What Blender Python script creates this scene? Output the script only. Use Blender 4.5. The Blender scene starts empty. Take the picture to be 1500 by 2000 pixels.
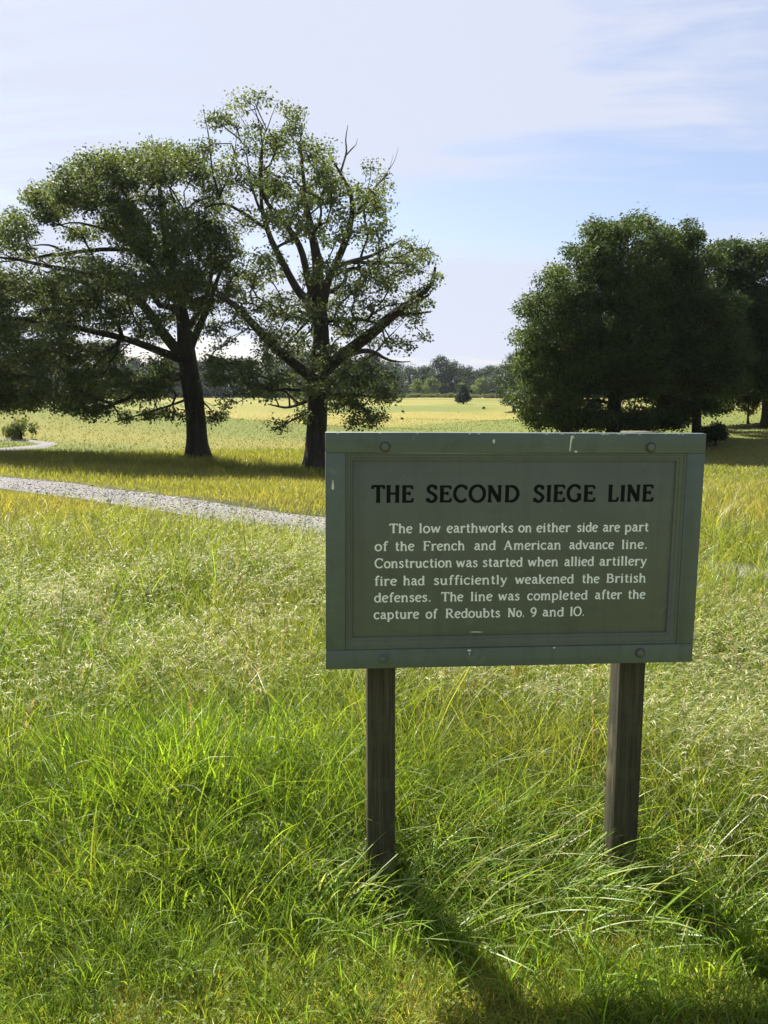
import bpy, math, random
import numpy as np
from mathutils import Vector, Matrix

# ------------------------------------------------------------------ camera, sky, sun, exposure
SC = bpy.context.scene
COL = SC.collection
F, PITCH, EYE = 1600.0, math.atan(230 / 1600.0), 1.6
cam_d = bpy.data.cameras.new('camera')
cam = bpy.data.objects.new('camera', cam_d)
COL.objects.link(cam)
cam.location = (0, 0, EYE)
cam.rotation_euler = (math.pi / 2 - PITCH, 0, 0)
cam_d.sensor_fit = 'VERTICAL'
cam_d.sensor_height = 36
cam_d.lens = 36 * F / 2000
cam_d.clip_start = 0.05
cam_d.clip_end = 5000
SC.camera = cam
SC.view_settings.view_transform = 'Standard'
SC.view_settings.look = 'None'
SC.view_settings.gamma = 1
SC.view_settings.exposure = 1.55

SUN_AZ, SUN_EL = math.radians(-31), math.radians(51)     # azimuth from +Y towards +X
sun_dir = Vector((math.sin(SUN_AZ) * math.cos(SUN_EL), math.cos(SUN_AZ) * math.cos(SUN_EL), math.sin(SUN_EL)))
sun_d = bpy.data.lights.new('sun', 'SUN')
sun_d.energy = 5.0
sun_d.angle = math.radians(0.5)
sun_d.color = (1.0, 0.94, 0.83)
sun = bpy.data.objects.new('sun', sun_d)
COL.objects.link(sun)
sun.rotation_euler = sun_dir.to_track_quat('Z', 'Y').to_euler()
sun.location = (-20, 30, 50)


class N:
    """small helper around a node tree"""
    def __init__(self, tree):
        self.t = tree
        tree.nodes.clear()

    def new(self, kind, **kw):
        n = self.t.nodes.new(kind)
        ins = kw.pop('ins', {})
        for k, v in kw.items():
            setattr(n, k, v)
        for k, v in ins.items():
            self.set(n, k, v)
        return n

    def set(self, n, k, v):
        s = n.inputs[k]
        if isinstance(v, bpy.types.NodeSocket):
            self.t.links.new(v, s)
        else:
            s.default_value = v

    def math(self, op, a, b=0.0, c=0.0, clamp=False):
        n = self.t.nodes.new('ShaderNodeMath')
        n.operation = op
        n.use_clamp = clamp
        for i, v in enumerate((a, b, c)):
            self.set(n, i, v)
        return n.outputs[0]

    def mix(self, f, a, b, blend='MIX'):
        n = self.t.nodes.new('ShaderNodeMix')
        n.data_type = 'RGBA'
        n.blend_type = blend
        self.set(n, 0, f)
        self.set(n, 6, a)
        self.set(n, 7, b)
        return n.outputs[2]

    def ramp(self, f, stops):
        n = self.t.nodes.new('ShaderNodeValToRGB')
        e = n.color_ramp.elements
        while len(e) > 1:
            e.remove(e[-1])
        for i, (p, c) in enumerate(stops):
            if i:
                e.new(p)
            e[i].position = p
            e[i].color = c if len(c) == 4 else (*c, 1)
        self.set(n, 0, f)
        return n.outputs[0]

    def noise(self, vec, scale, detail=4, rough=0.55, dist=0.0, out=0):
        n = self.new('ShaderNodeTexNoise', ins={'Scale': scale, 'Detail': detail, 'Roughness': rough, 'Distortion': dist})
        if vec is not None:
            self.set(n, 'Vector', vec)
        return n.outputs[out]

    def mapping(self, vec, scale=(1, 1, 1), loc=(0, 0, 0), rot=(0, 0, 0)):
        n = self.new('ShaderNodeMapping', ins={'Vector': vec, 'Scale': scale, 'Location': loc, 'Rotation': rot})
        return n.outputs[0]

    def gray(self, v):
        n = self.new('ShaderNodeCombineColor')
        for i in range(3):
            self.set(n, i, v)
        return n.outputs[0]


world = bpy.data.worlds.new('World')
SC.world = world
world.use_nodes = True
w = N(world.node_tree)
sky = w.new('ShaderNodeTexSky', sky_type='NISHITA', sun_disc=False, sun_elevation=SUN_EL,
            sun_rotation=SUN_AZ, altitude=0, air_density=1.0, dust_density=1.2, ozone_density=3.0)
co = w.new('ShaderNodeTexCoord').outputs['Generated']
sep = w.new('ShaderNodeSeparateXYZ', ins={0: co})
zz = w.math('ADD', w.math('MAXIMUM', sep.outputs[2], 0.0), 0.10)
plane = w.new('ShaderNodeCombineXYZ', ins={0: w.math('DIVIDE', sep.outputs[0], zz), 1: w.math('DIVIDE', sep.outputs[1], zz)}).outputs[0]
warp = w.noise(w.mapping(plane, (0.5, 0.5, 1)), 1.0, 3, 0.5, 0, 1)
pl2 = w.new('ShaderNodeVectorMath', operation='ADD', ins={0: w.mapping(plane, (0.42, 0.75, 1), (3.1, 1.7, 0), (0, 0, 0.25)),
            1: w.new('ShaderNodeVectorMath', operation='SCALE', ins={0: warp, 'Scale': 0.5}).outputs[0]}).outputs[0]
cn = w.noise(pl2, 1.15, 7, 0.56)
# an opening in the thin cloud, low and to the right of the view
gapd = w.new('ShaderNodeVectorMath', operation='SUBTRACT', ins={0: co, 1: (0.225, 0.95, 0.208)}).outputs[0]
gapd = w.new('ShaderNodeVectorMath', operation='MULTIPLY', ins={0: gapd, 1: (3.6, 1.0, 19.0)}).outputs[0]
gap = w.math('POWER', 2.718, w.math('MULTIPLY', -1.0, w.new('ShaderNodeVectorMath', operation='DOT_PRODUCT', ins={0: gapd, 1: gapd}).outputs['Value']))
lowd = w.new('ShaderNodeVectorMath', operation='SUBTRACT', ins={0: co, 1: (0.16, 0.98, 0.125)}).outputs[0]
lowd = w.new('ShaderNodeVectorMath', operation='MULTIPLY', ins={0: lowd, 1: (8.0, 1.0, 22.0)}).outputs[0]
low = w.math('POWER', 2.718, w.math('MULTIPLY', -1.0, w.new('ShaderNodeVectorMath', operation='DOT_PRODUCT', ins={0: lowd, 1: lowd}).outputs['Value']))
wisp = w.noise(w.mapping(pl2, (1.6, 4.2, 1), (0, 0, 0), (0, 0, -0.5)), 1.6, 8, 0.62, 0.3)
cn = w.math('ADD', w.math('ADD', cn, w.math('MULTIPLY', low, 0.20)), w.math('MULTIPLY', w.math('SUBTRACT', wisp, 0.5), 0.46))
cov = w.math('SUBTRACT', w.math('ADD', cn, 0.09), w.math('MULTIPLY', gap, 0.33))
cloud = w.ramp(cov, [(0.41, (0.10,) * 3), (0.51, (0.50,) * 3), (0.61, (0.96,) * 3)])
SKY_GAIN = 0.054
cloud_col = w.mix(w.ramp(sep.outputs[0], [(0.0, (1, 1, 1)), (1.0, (0, 0, 0))]), (4.45, 4.85, 5.9, 1), (4.75, 5.05, 6.0, 1))
# thin cloud is brightest on the side of the sun, where it scatters forward
hs = Vector((math.sin(SUN_AZ), math.cos(SUN_AZ), 0.35)).normalized()
tow = w.new('ShaderNodeVectorMath', operation='DOT_PRODUCT', ins={0: co, 1: tuple(hs)}).outputs['Value']
lit = w.new('ShaderNodeMapRange', interpolation_type='SMOOTHSTEP', ins={'Value': tow, 'From Min': -0.25, 'From Max': 0.55, 'To Min': 0.62, 'To Max': 1.0}).outputs[0]
cloud_col = w.mix(1.0, cloud_col, w.gray(lit), 'MULTIPLY')
skyc = w.mix(cloud, w.mix(1.0, sky.outputs[0], (1.10, 1.0, 1.0, 1), 'MULTIPLY'), cloud_col)
bg = w.new('ShaderNodeBackground', ins={'Color': skyc, 'Strength': SKY_GAIN})
w.new('ShaderNodeOutputWorld', ins={'Surface': bg.outputs[0]})

rng = np.random.default_rng(7)
random.seed(7)


# ------------------------------------------------------------------ helpers
def ss(a, b, x):
    t = np.clip((x - a) / (b - a), 0, 1)
    return t * t * (3 - 2 * t)


_tab = np.random.default_rng(3).random((256, 256))


def vnoise(x, y):
    xi, yi = np.floor(x).astype(int), np.floor(y).astype(int)
    fx, fy = x - xi, y - yi
    fx, fy = fx * fx * (3 - 2 * fx), fy * fy * (3 - 2 * fy)
    g = lambda a, b: _tab[a % 256, b % 256]
    return (g(xi, yi) * (1 - fx) + g(xi + 1, yi) * fx) * (1 - fy) + (g(xi, yi + 1) * (1 - fx) + g(xi + 1, yi + 1) * fx) * fy


def fnoise(x, y, s, o=3):
    r, a, t = 0.0, 0.5, 0.0
    x, y = np.asarray(x, float) / s, np.asarray(y, float) / s
    for k in range(o):
        r = r + a * vnoise(x + 17.3 * k, y + 9.1 * k)
        t += a
        a *= 0.5
        x, y = x * 2.03, y * 2.03
    return r / t


def terr(x, y):
    x, y = np.asarray(x, float), np.asarray(y, float)
    z = -1.0 * ss(9.5, 27, y) + 1.55 * ss(70, 300, y) + 1.3 * ss(300, 430, y)
    z = z + 2.1 * np.exp(-(((x - 44) / 20) ** 2 + ((y - 64) / 20) ** 2))
    z = z + 0.9 * np.exp(-(((x + 21) / 9) ** 2 + ((y - 52) / 8) ** 2))
    z = z + 0.9 * np.exp(-(((x + 40) / 16) ** 2 + ((y - 66) / 16) ** 2))
    z = z + 0.55 * np.exp(-(((x - 5) / 9) ** 2 + ((y - 104) / 8) ** 2))
    z = z + 0.5 * np.exp(-(((x + 10) / 13) ** 2 + ((y - 58) / 5) ** 2)) + 0.45 * np.exp(-(((x - 14) / 16) ** 2 + ((y - 62) / 5) ** 2)) + 0.6 * np.exp(-(((x + 5) / 40) ** 2 + ((y - 140) / 10) ** 2))
    z = z + 0.35 * np.exp(-(((x - 22) / 14) ** 2 + ((y - 84) / 5) ** 2))
    z = z + 0.05 * np.clip(-x - 2, 0, 15) * ss(14, 24, y) * (1 - ss(45, 75, y))
    z = z + (fnoise(x, y, 16, 2) - 0.5) * 1.5 * ss(16, 50, np.hypot(x, y)) * (1 - 0.6 * ss(90, 200, y))
    z = z + (fnoise(x + 50, y, 2.2, 2) - 0.5) * 0.07 * (1 - ss(14, 22, np.hypot(x, y)))
    return z


def ray(px, py):
    a, b = (px - 750) / F, (1000 - py) / F
    cp, sp = math.cos(PITCH), math.sin(PITCH)
    return np.array([a, cp + b * sp, -sp + b * cp])


def at(px, py, Y):
    """point at forward distance Y metres for a bearing measured on the photograph"""
    d = ray(px, py)
    return np.array([0, 0, EYE]) + d * (Y / d[1])


def ground_at(px, py):
    d = ray(px, py)
    d = d / d[1]
    ys = np.concatenate([np.linspace(1.2, 60, 3000), np.linspace(60, 900, 4000)])
    h = EYE + d[2] * ys - terr(d[0] * ys, ys)
    k = int(np.argmax(h < 0)) if (h < 0).any() else len(ys) - 1
    return np.array([d[0] * ys[k], ys[k], float(terr(d[0] * ys[k], ys[k]))])


def mesh_np(name, V, quads=None, tris=None, mat=None, parent=None, col=None, smooth=False, mat_idx=None):
    me = bpy.data.meshes.new(name)
    V = np.asarray(V, np.float32)
    quads = np.zeros((0, 4), np.int32) if quads is None else np.asarray(quads, np.int32).reshape(-1, 4)
    tris = np.zeros((0, 3), np.int32) if tris is None else np.asarray(tris, np.int32).reshape(-1, 3)
    me.vertices.add(len(V))
    me.vertices.foreach_set('co', V.ravel())
    li = np.concatenate([quads.ravel(), tris.ravel()])
    me.loops.add(len(li))
    me.loops.foreach_set('vertex_index', li)
    nq, nt = len(quads), len(tris)
    me.polygons.add(nq + nt)
    st = np.concatenate([np.arange(nq) * 4, nq * 4 + np.arange(nt) * 3]).astype(np.int32)
    me.polygons.foreach_set('loop_start', st)
    if smooth:
        me.polygons.foreach_set('use_smooth', np.ones(nq + nt, bool))
    for m in (mat if isinstance(mat, (list, tuple)) else [mat]):
        if m:
            me.materials.append(m)
    if mat_idx is not None:
        me.polygons.foreach_set('material_index', np.asarray(mat_idx, np.int32))
    if col is not None:
        a = me.attributes.new('tint', 'FLOAT_COLOR', 'POINT')
        c4 = np.ones((len(V), 4), np.float32)
        c4[:, :3] = col
        a.data.foreach_set('color', c4.ravel())
    me.update(calc_edges=True)
    me.validate()
    o = bpy.data.objects.new(name, me)
    COL.objects.link(o)
    if parent:
        o.parent = parent
    return o


def thing(name, label, cat, loc, rotz=0.0, group=None):
    o = bpy.data.objects.new(name, None)
    o.empty_display_size = 0.2
    COL.objects.link(o)
    o.location = loc
    o.rotation_euler = (0, 0, rotz)
    o['label'] = label
    o['category'] = cat
    if group:
        o['group'] = group
    return o


def kind(o, k, label=None, cat=None):
    o['kind'] = k
    if label:
        o['label'] = label
    if cat:
        o['category'] = cat
    return o


class MB:
    """collects vertices, quads and triangles"""
    def __init__(self):
        self.v, self.q, self.t, self.mq, self.mt, self.n = [], [], [], [], [], 0

    def add(self, V, q=(), t=(), mi=0):
        V = np.asarray(V, float).reshape(-1, 3)
        self.v.append(V)
        q = np.asarray(q, int).reshape(-1, 4)
        t = np.asarray(t, int).reshape(-1, 3)
        self.q.append(q + self.n)
        self.t.append(t + self.n)
        self.mq.append(np.full(len(q), mi))
        self.mt.append(np.full(len(t), mi))
        self.n += len(V)

    def tube(self, P, R, sides=8, cap=True, mi=0, wob=0.0):
        P, R = np.asarray(P, float), np.asarray(R, float)
        n = len(P)
        T = np.gradient(P, axis=0)
        T /= np.linalg.norm(T, axis=1)[:, None] + 1e-9
        a = np.array([0.31, 0.95, 0.1])
        if abs(T[0] @ a) > 0.9:
            a = np.array([1.0, 0, 0])
        rings = []
        u = a - T[0] * (a @ T[0])
        for i in range(n):
            u = u - T[i] * (u @ T[i])
            u /= np.linalg.norm(u) + 1e-9
            v = np.cross(T[i], u)
            th = np.arange(sides) * 2 * math.pi / sides
            rr = R[i] * (1 + wob * np.sin(th * 3 + i * 0.7) + wob * 0.7 * np.sin(th * 5 - i * 0.43))
            rings.append(P[i] + (np.cos(th) * rr)[:, None] * u + (np.sin(th) * rr)[:, None] * v)
        V = np.concatenate(rings)
        i = np.arange(n - 1)[:, None] * sides
        j = np.arange(sides)[None]
        jn = (j + 1) % sides
        q = np.stack([i + j, i + jn, i + sides + jn, i + sides + j], -1).reshape(-1, 4)
        t = []
        if cap:
            V = np.concatenate([V, P[-1:], P[:1]])
            e = (n - 1) * sides
            t = [(e + k, e + (k + 1) % sides, n * sides) for k in range(sides)] + [((k + 1) % sides, k, n * sides + 1) for k in range(sides)]
        self.add(V, q, t, mi)

    def build(self, name, mat, parent=None, smooth=False):
        V = np.concatenate(self.v)
        return mesh_np(name, V, np.concatenate(self.q), np.concatenate(self.t), mat, parent, smooth=smooth,
                       mat_idx=np.concatenate(self.mq + self.mt))


def bevel_box(mb, c, s, b, mi=0):
    """a box with chamfered edges: 24 vertices, axis aligned, centre c, size s"""
    bm = __import__('bmesh').new()
    import bmesh
    bmesh.ops.create_cube(bm, size=1)
    for v in bm.verts:
        v.co = Vector((v.co.x * s[0], v.co.y * s[1], v.co.z * s[2])) + Vector(c)
    bmesh.ops.bevel(bm, geom=bm.edges[:], offset=b, segments=2, affect='EDGES', profile=0.5)
    bmesh.ops.triangulate(bm, faces=[f for f in bm.faces if len(f.verts) != 4])
    bm.verts.index_update()
    V = [v.co[:] for v in bm.verts]
    mb.add(V, [[v.index for v in f.verts] for f in bm.faces if len(f.verts) == 4],
           [[v.index for v in f.verts] for f in bm.faces if len(f.verts) == 3], mi)
    bm.free()


def mat_new(name):
    m = bpy.data.materials.new(name)
    m.use_nodes = True
    return m, N(m.node_tree)


def out(n, sh, disp=None):
    o = n.new('ShaderNodeOutputMaterial', ins={'Surface': sh})
    if disp is not None:
        n.set(o, 'Displacement', disp)


# ------------------------------------------------------------------ materials
def leaf_mat(name, trans=0.45, rough=0.42, spec=0.4, tgain=(1.25, 1.15, 0.6)):
    m, n = mat_new(name)
    at_ = n.new('ShaderNodeAttribute', attribute_name='tint').outputs['Color']
    p = n.new('ShaderNodeBsdfPrincipled', ins={'Base Color': at_, 'Roughness': rough, 'Specular IOR Level': spec})
    tc = n.mix(1.0, at_, (*tgain, 1), 'MULTIPLY')
    t = n.new('ShaderNodeBsdfTranslucent', ins={'Color': tc})
    mx = n.new('ShaderNodeMixShader', ins={0: trans, 1: p.outputs[0], 2: t.outputs[0]})
    out(n, mx.outputs[0])
    return m


M_GRASS = leaf_mat('grass_blade', 0.50, 0.40, 0.42, (1.5, 1.42, 0.62))
M_TURF = leaf_mat('turf_blade', 0.52, 0.55, 0.25, (1.6, 1.45, 0.5))
M_STRAW = leaf_mat('dry_seed_head', 0.42, 0.46, 0.32, (1.3, 1.2, 0.85))
M_LEAF = leaf_mat('oak_leaf', 0.38, 0.62, 0.22, (1.7, 1.6, 0.6))
M_FARGRASS = leaf_mat('hay_blade', 0.30, 0.7, 0.1, (1.15, 1.1, 0.8))
M_FARLEAF = leaf_mat('far_leaf', 0.25, 0.6, 0.2, (1.5, 1.5, 0.6))


def bark_mat(name, c0, c1, scale=6.0):
    m, n = mat_new(name)
    oc = n.new('ShaderNodeTexCoord').outputs['Object']
    v = n.mapping(oc, (1, 1, 0.22))
    a = n.noise(v, scale, 8, 0.65, 0.4)
    b = n.noise(oc, 1.3, 3)
    c = n.mix(n.ramp(a, [(0.35, (0, 0, 0)), (0.65, (1, 1, 1))]), (*c0, 1), (*c1, 1))
    c = n.mix(n.math('MULTIPLY', b, 0.35), c, (0.06, 0.065, 0.05, 1))
    bp = n.new('ShaderNodeBump', ins={'Strength': 0.9, 'Distance': 0.05, 'Height': a})
    p = n.new('ShaderNodeBsdfPrincipled', ins={'Base Color': c, 'Roughness': 0.9, 'Specular IOR Level': 0.2, 'Normal': bp.outputs[0]})
    out(n, p.outputs[0])
    return m


M_BARK = bark_mat('oak_bark', (0.020, 0.017, 0.014), (0.066, 0.055, 0.044))
M_DEAD = bark_mat('dead_wood', (0.09, 0.075, 0.065), (0.18, 0.15, 0.13))


def ground_mat():
    m, n = mat_new('meadow_soil')
    pos = n.new('ShaderNodeNewGeometry').outputs['Position']
    d = n.new('ShaderNodeSeparateXYZ', ins={0: pos}).outputs[1]
    fine = n.noise(pos, 1.6, 6, 0.7)
    vf = n.noise(pos, 14.0, 5, 0.7)
    field = n.new('ShaderNodeAttribute', attribute_name='tint').outputs['Color']
    field = n.mix(n.math('MULTIPLY', n.ramp(fine, [(0.3, (0, 0, 0)), (0.7, (1, 1, 1))]), 0.22), field, (0.15, 0.155, 0.045, 1))
    moss = n.ramp(vf, [(0.3, (0.11, 0.12, 0.030)), (0.6, (0.20, 0.21, 0.055)), (0.8, (0.28, 0.25, 0.09))])
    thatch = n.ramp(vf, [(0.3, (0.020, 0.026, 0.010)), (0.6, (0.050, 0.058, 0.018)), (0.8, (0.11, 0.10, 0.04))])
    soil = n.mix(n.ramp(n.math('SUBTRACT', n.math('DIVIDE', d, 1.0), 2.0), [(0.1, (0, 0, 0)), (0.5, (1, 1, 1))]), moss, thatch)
    c = n.mix(n.ramp(n.math('DIVIDE', d, 60.0), [(0.18, (0, 0, 0)), (0.55, (1, 1, 1))]), soil, field)
    h = n.math('ADD', n.math('MULTIPLY', fine, 0.5), n.math('MULTIPLY', vf, 0.25))
    bp = n.new('ShaderNodeBump', ins={'Strength': 0.8, 'Distance': 0.25, 'Height': h})
    p = n.new('ShaderNodeBsdfPrincipled', ins={'Base Color': c, 'Roughness': 0.95, 'Specular IOR Level': 0.1, 'Normal': bp.outputs[0]})
    out(n, p.outputs[0])
    return m


def gravel_mat():
    m, n = mat_new('pale_gravel')
    pos = n.new('ShaderNodeNewGeometry').outputs['Position']
    vo = n.new('ShaderNodeTexVoronoi', ins={'Vector': pos, 'Scale': 55.0, 'Randomness': 1.0})
    f = n.noise(pos, 3.0, 6, 0.65)
    c = n.mix(0.35, n.ramp(f, [(0.3, (0.115, 0.114, 0.114)), (0.7, (0.19, 0.188, 0.185))]), vo.outputs['Color'], 'SOFT_LIGHT')
    big = n.noise(pos, 0.9, 3)
    c = n.mix(n.ramp(big, [(0.5, (0, 0, 0)), (0.75, (0.35,) * 3)]), c, (0.20, 0.18, 0.13, 1))
    h = n.math('ADD', n.math('MULTIPLY', vo.outputs['Distance'], -1.0), n.math('MULTIPLY', f, 1.2))
    bp = n.new('ShaderNodeBump', ins={'Strength': 0.45, 'Distance': 0.025, 'Height': h})
    p = n.new('ShaderNodeBsdfPrincipled', ins={'Base Color': c, 'Roughness': 0.9, 'Specular IOR Level': 0.2, 'Normal': bp.outputs[0]})
    out(n, p.outputs[0])
    return m


def paint_mat(name, base, seed, wear=0.5):
    """weathered oil paint on a board"""
    m, n = mat_new(name)
    oc = n.mapping(n.new('ShaderNodeTexCoord').outputs['Object'], (1, 1, 1), (seed, seed * 0.7, seed * 1.3))
    a = n.noise(oc, 3.2, 5, 0.6, 0.5)
    g = n.noise(n.mapping(oc, (1.5, 1.5, 40)), 1.0, 4, 0.6)
    s = n.noise(oc, 38, 4, 0.7)
    c = n.mix(n.ramp(a, [(0.35, (0, 0, 0)), (0.7, (1, 1, 1))]), (*[v * 0.86 for v in base], 1), (base[0] * 1.10, base[1] * 1.08, base[2] * 1.02, 1))
    c = n.mix(n.math('MULTIPLY', n.ramp(g, [(0.45, (0, 0, 0)), (0.75, (1, 1, 1))]), 0.18 * wear), c, (0.05, 0.055, 0.05, 1))
    c = n.mix(n.math('MULTIPLY', n.ramp(s, [(0.66, (0, 0, 0)), (0.76, (1, 1, 1))]), 0.35 * wear), c, (0.045, 0.05, 0.045, 1))
    drip = n.noise(n.mapping(oc, (26, 26, 1.3)), 1.0, 5, 0.6, 0.2)
    c = n.mix(n.math('MULTIPLY', n.ramp(drip, [(0.52, (0, 0, 0)), (0.72, (1, 1, 1))]), 0.30 * wear), c, (0.035, 0.045, 0.045, 1))
    sm = n.noise(oc, 6.5, 6, 0.7, 1.2)
    c = n.mix(n.math('MULTIPLY', n.ramp(sm, [(0.56, (0, 0, 0)), (0.70, (1, 1, 1))]), 0.55 * wear), c, (0.062, 0.072, 0.066, 1))
    c = n.mix(n.math('MULTIPLY', n.ramp(n.noise(oc, 17, 4, 0.7, 0.6), [(0.62, (0, 0, 0)), (0.70, (1, 1, 1))]), 0.25 * wear), c, (0.20, 0.22, 0.19, 1))
    rg = n.ramp(a, [(0.3, (0.34,) * 3), (0.7, (0.56,) * 3)])
    bp = n.new('ShaderNodeBump', ins={'Strength': 0.12, 'Distance': 0.004, 'Height': n.math('ADD', s, g)})
    p = n.new('ShaderNodeBsdfPrincipled', ins={'Base Color': c, 'Roughness': rg, 'Specular IOR Level': 0.4, 'Normal': bp.outputs[0]})
    out(n, p.outputs[0])
    return m


def plain_mat(name, c, rough=0.6, spec=0.4, vary=0.25, scale=20):
    m, n = mat_new(name)
    oc = n.new('ShaderNodeTexCoord').outputs['Object']
    f = n.noise(oc, scale, 5, 0.6)
    cc = n.mix(f, (*[v * (1 - vary) for v in c], 1), (*[min(1, v * (1 + vary)) for v in c], 1))
    bp = n.new('ShaderNodeBump', ins={'Strength': 0.2, 'Distance': 0.003, 'Height': f})
    p = n.new('ShaderNodeBsdfPrincipled', ins={'Base Color': cc, 'Roughness': rough, 'Specular IOR Level': spec, 'Normal': bp.outputs[0]})
    out(n, p.outputs[0])
    return m


def wood_mat(name='weathered_post_wood'):
    m, n = mat_new(name)
    oc = n.new('ShaderNodeTexCoord').outputs['Object']
    g = n.noise(n.mapping(oc, (95, 95, 2.2)), 1.0, 7, 0.65, 0.8)
    b = n.noise(n.mapping(oc, (6, 6, 2.2)), 1.0, 4, 0.6)
    c = n.ramp(g, [(0.30, (0.028, 0.027, 0.019)), (0.5, (0.056, 0.052, 0.036)), (0.72, (0.11, 0.10, 0.065))])
    c = n.mix(n.ramp(b, [(0.5, (0, 0, 0)), (0.68, (0.75,) * 3)]), c, (0.30, 0.25, 0.12, 1))
    c = n.mix(n.ramp(n.noise(oc, 9, 3), [(0.55, (0, 0, 0)), (0.75, (0.6,) * 3)]), c, (0.075, 0.095, 0.05, 1))
    bp = n.new('ShaderNodeBump', ins={'Strength': 0.6, 'Distance': 0.006, 'Height': g})
    p = n.new('ShaderNodeBsdfPrincipled', ins={'Base Color': c, 'Roughness': 0.85, 'Specular IOR Level': 0.2, 'Normal': bp.outputs[0]})
    out(n, p.outputs[0])
    return m




def field_col(x, y):
    """the meadow's own colour: hay yellow with broad green bands and patches"""
    x, y = np.asarray(x, float), np.asarray(y, float)
    wob = (fnoise(x * 0.3, y * 0.3, 9, 2) - 0.5)
    d = y * (1 + 0.35 * wob) + 0.10 * x
    band = 0.62 * (1 - ss(38, 48, d)) + 0.12 * ss(38, 48, d) * (1 - ss(66, 74, d)) + 0.95 * ss(66, 74, d) * (1 - ss(104, 112, d)) + 0.55 * ss(104, 112, d) * (1 - ss(150, 170, d)) + 0.85 * ss(150, 170, d)
    a = fnoise(x * 0.22, y + 3, 8.0, 3)
    b = fnoise(x * 0.5 + 8, y - 3, 15, 2)
    ye = np.clip(band + 1.5 * (a - 0.5) - 0.7 * ss(0.56, 0.70, b), 0, 1)[..., None]
    ye = ye * (1 - 0.85 * np.exp(-(((x - 3) / 13) ** 2 + ((y - 128) / 9) ** 2)))[..., None]
    return np.array((0.112, 0.134, 0.034)) * (1 - ye) + np.array((0.205, 0.182, 0.050)) * ye


M_GROUND = ground_mat()
M_GRAVEL = gravel_mat()
SIGN_C = (0.092, 0.126, 0.122)
M_FRAME = paint_mat('grey_green_frame_paint', SIGN_C, 1.3, 0.9)
M_PANEL = paint_mat('grey_green_panel_paint', (0.096, 0.118, 0.108), 4.1, 0.95)
M_WOOD = wood_mat()
M_BLACK = plain_mat('black_letter_paint', (0.006, 0.007, 0.008), 0.7, 0.10)
M_WHITE = plain_mat('white_letter_paint', (0.80, 0.86, 0.89), 0.6, 0.3, 0.06, 60)
M_CHIP = plain_mat('chipped_white_paint', (0.58, 0.61, 0.57), 0.7, 0.2, 0.15, 120)
M_BOLT = plain_mat('painted_bolt', (0.10, 0.115, 0.10), 0.45, 0.5, 0.3, 60)
M_WASHER = plain_mat('rusted_washer', (0.030, 0.034, 0.034), 0.5, 0.5, 0.3, 80)

# ------------------------------------------------------------------ ground and path
n_ = 420
t_ = np.linspace(-1, 1, n_)
b_ = math.asinh(560)
gx = 3.2 * np.sinh(b_ * t_)
gy = 6 + 3.2 * np.sinh(b_ * t_)
GX, GY = np.meshgrid(gx, gy)
GZ = terr(GX, GY)
i_ = np.arange(n_ - 1)
I, J = np.meshgrid(i_, i_, indexing='ij')
q_ = np.stack([I * n_ + J, I * n_ + J + 1, (I + 1) * n_ + J + 1, (I + 1) * n_ + J], -1).reshape(-1, 4)
ground = mesh_np('meadow_ground', np.stack([GX, GY, GZ], -1).reshape(-1, 3), q_, None, M_GROUND, col=field_col(GX, GY).reshape(-1, 3), smooth=True)
kind(ground, 'structure', 'rolling meadow ground under the grass')


def resample(P, n):
    P = np.asarray(P, float)
    s = np.concatenate([[0], np.cumsum(np.linalg.norm(np.diff(P, axis=0), axis=1))])
    k = np.linspace(0, s[-1], n)
    return np.stack([np.interp(k, s, P[:, i]) for i in range(P.shape[1])], 1)


def smooth_line(P, n, it=30):
    P = resample(P, n)
    for _ in range(it):
        P[1:-1] = 0.5 * P[1:-1] + 0.25 * (P[2:] + P[:-2])
    return P


def path_sheet(name, A, B, label, n=160, m=14, lift=0.03):
    u = np.linspace(0, 1, m)[None, :, None]
    V = A[:, None] * (1 - u) + B[:, None] * u
    V = V.reshape(-1, 2)
    # crooked edges
    z = (terr(V[:, 0], V[:, 1]) + lift).reshape(n, m)
    z[:, [0, -1]] -= 0.07                      # the rim dips under the turf
    z = z.ravel()
    I, J = np.meshgrid(np.arange(n - 1), np.arange(m - 1), indexing='ij')
    q = np.stack([I * m + J, I * m + J + 1, (I + 1) * m + J + 1, (I + 1) * m + J], -1).reshape(-1, 4)
    o = mesh_np(name, np.column_stack([V, z]), q, None, M_GRAVEL, smooth=True)
    return kind(o, 'structure', label)


top_px = [(1750, 1128), (1600, 1112), (1400, 1098), (1000, 1055), (635, 1013), (450, 989), (300, 966), (150, 945), (0, 931), (-200, 914)]
bot_px = [(1750, 1210), (1600, 1190), (1400, 1158), (1000, 1100), (635, 1058), (450, 1025), (300, 998), (150, 974), (0, 954), (-200, 932)]
PA = smooth_line([ground_at(*p)[:2] for p in top_px], 160, 12)
PB = smooth_line([ground_at(*p)[:2] for p in bot_px], 160, 12)
path_sheet('gravel_path', PA, PB, 'pale grey gravel path crossing the meadow behind the sign')
loop = smooth_line([ground_at(*p)[:2] for p in [(-150, 858), (-40, 859), (50, 861), (100, 867), (70, 874), (0, 880), (-60, 883), (-150, 888)]], 120, 10)
tg = np.gradient(loop, axis=0)
tg /= np.linalg.norm(tg, axis=1)[:, None]
nr = np.stack([-tg[:, 1], tg[:, 0]], 1)
path_sheet('gravel_loop', loop + nr * 0.38, loop - nr * 0.38, 'far bend of the gravel path at the left edge', 120, 6, 0.05)
PMID, PHALF = (PA + PB) / 2, np.linalg.norm(PA - PB, axis=1) / 2


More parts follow.
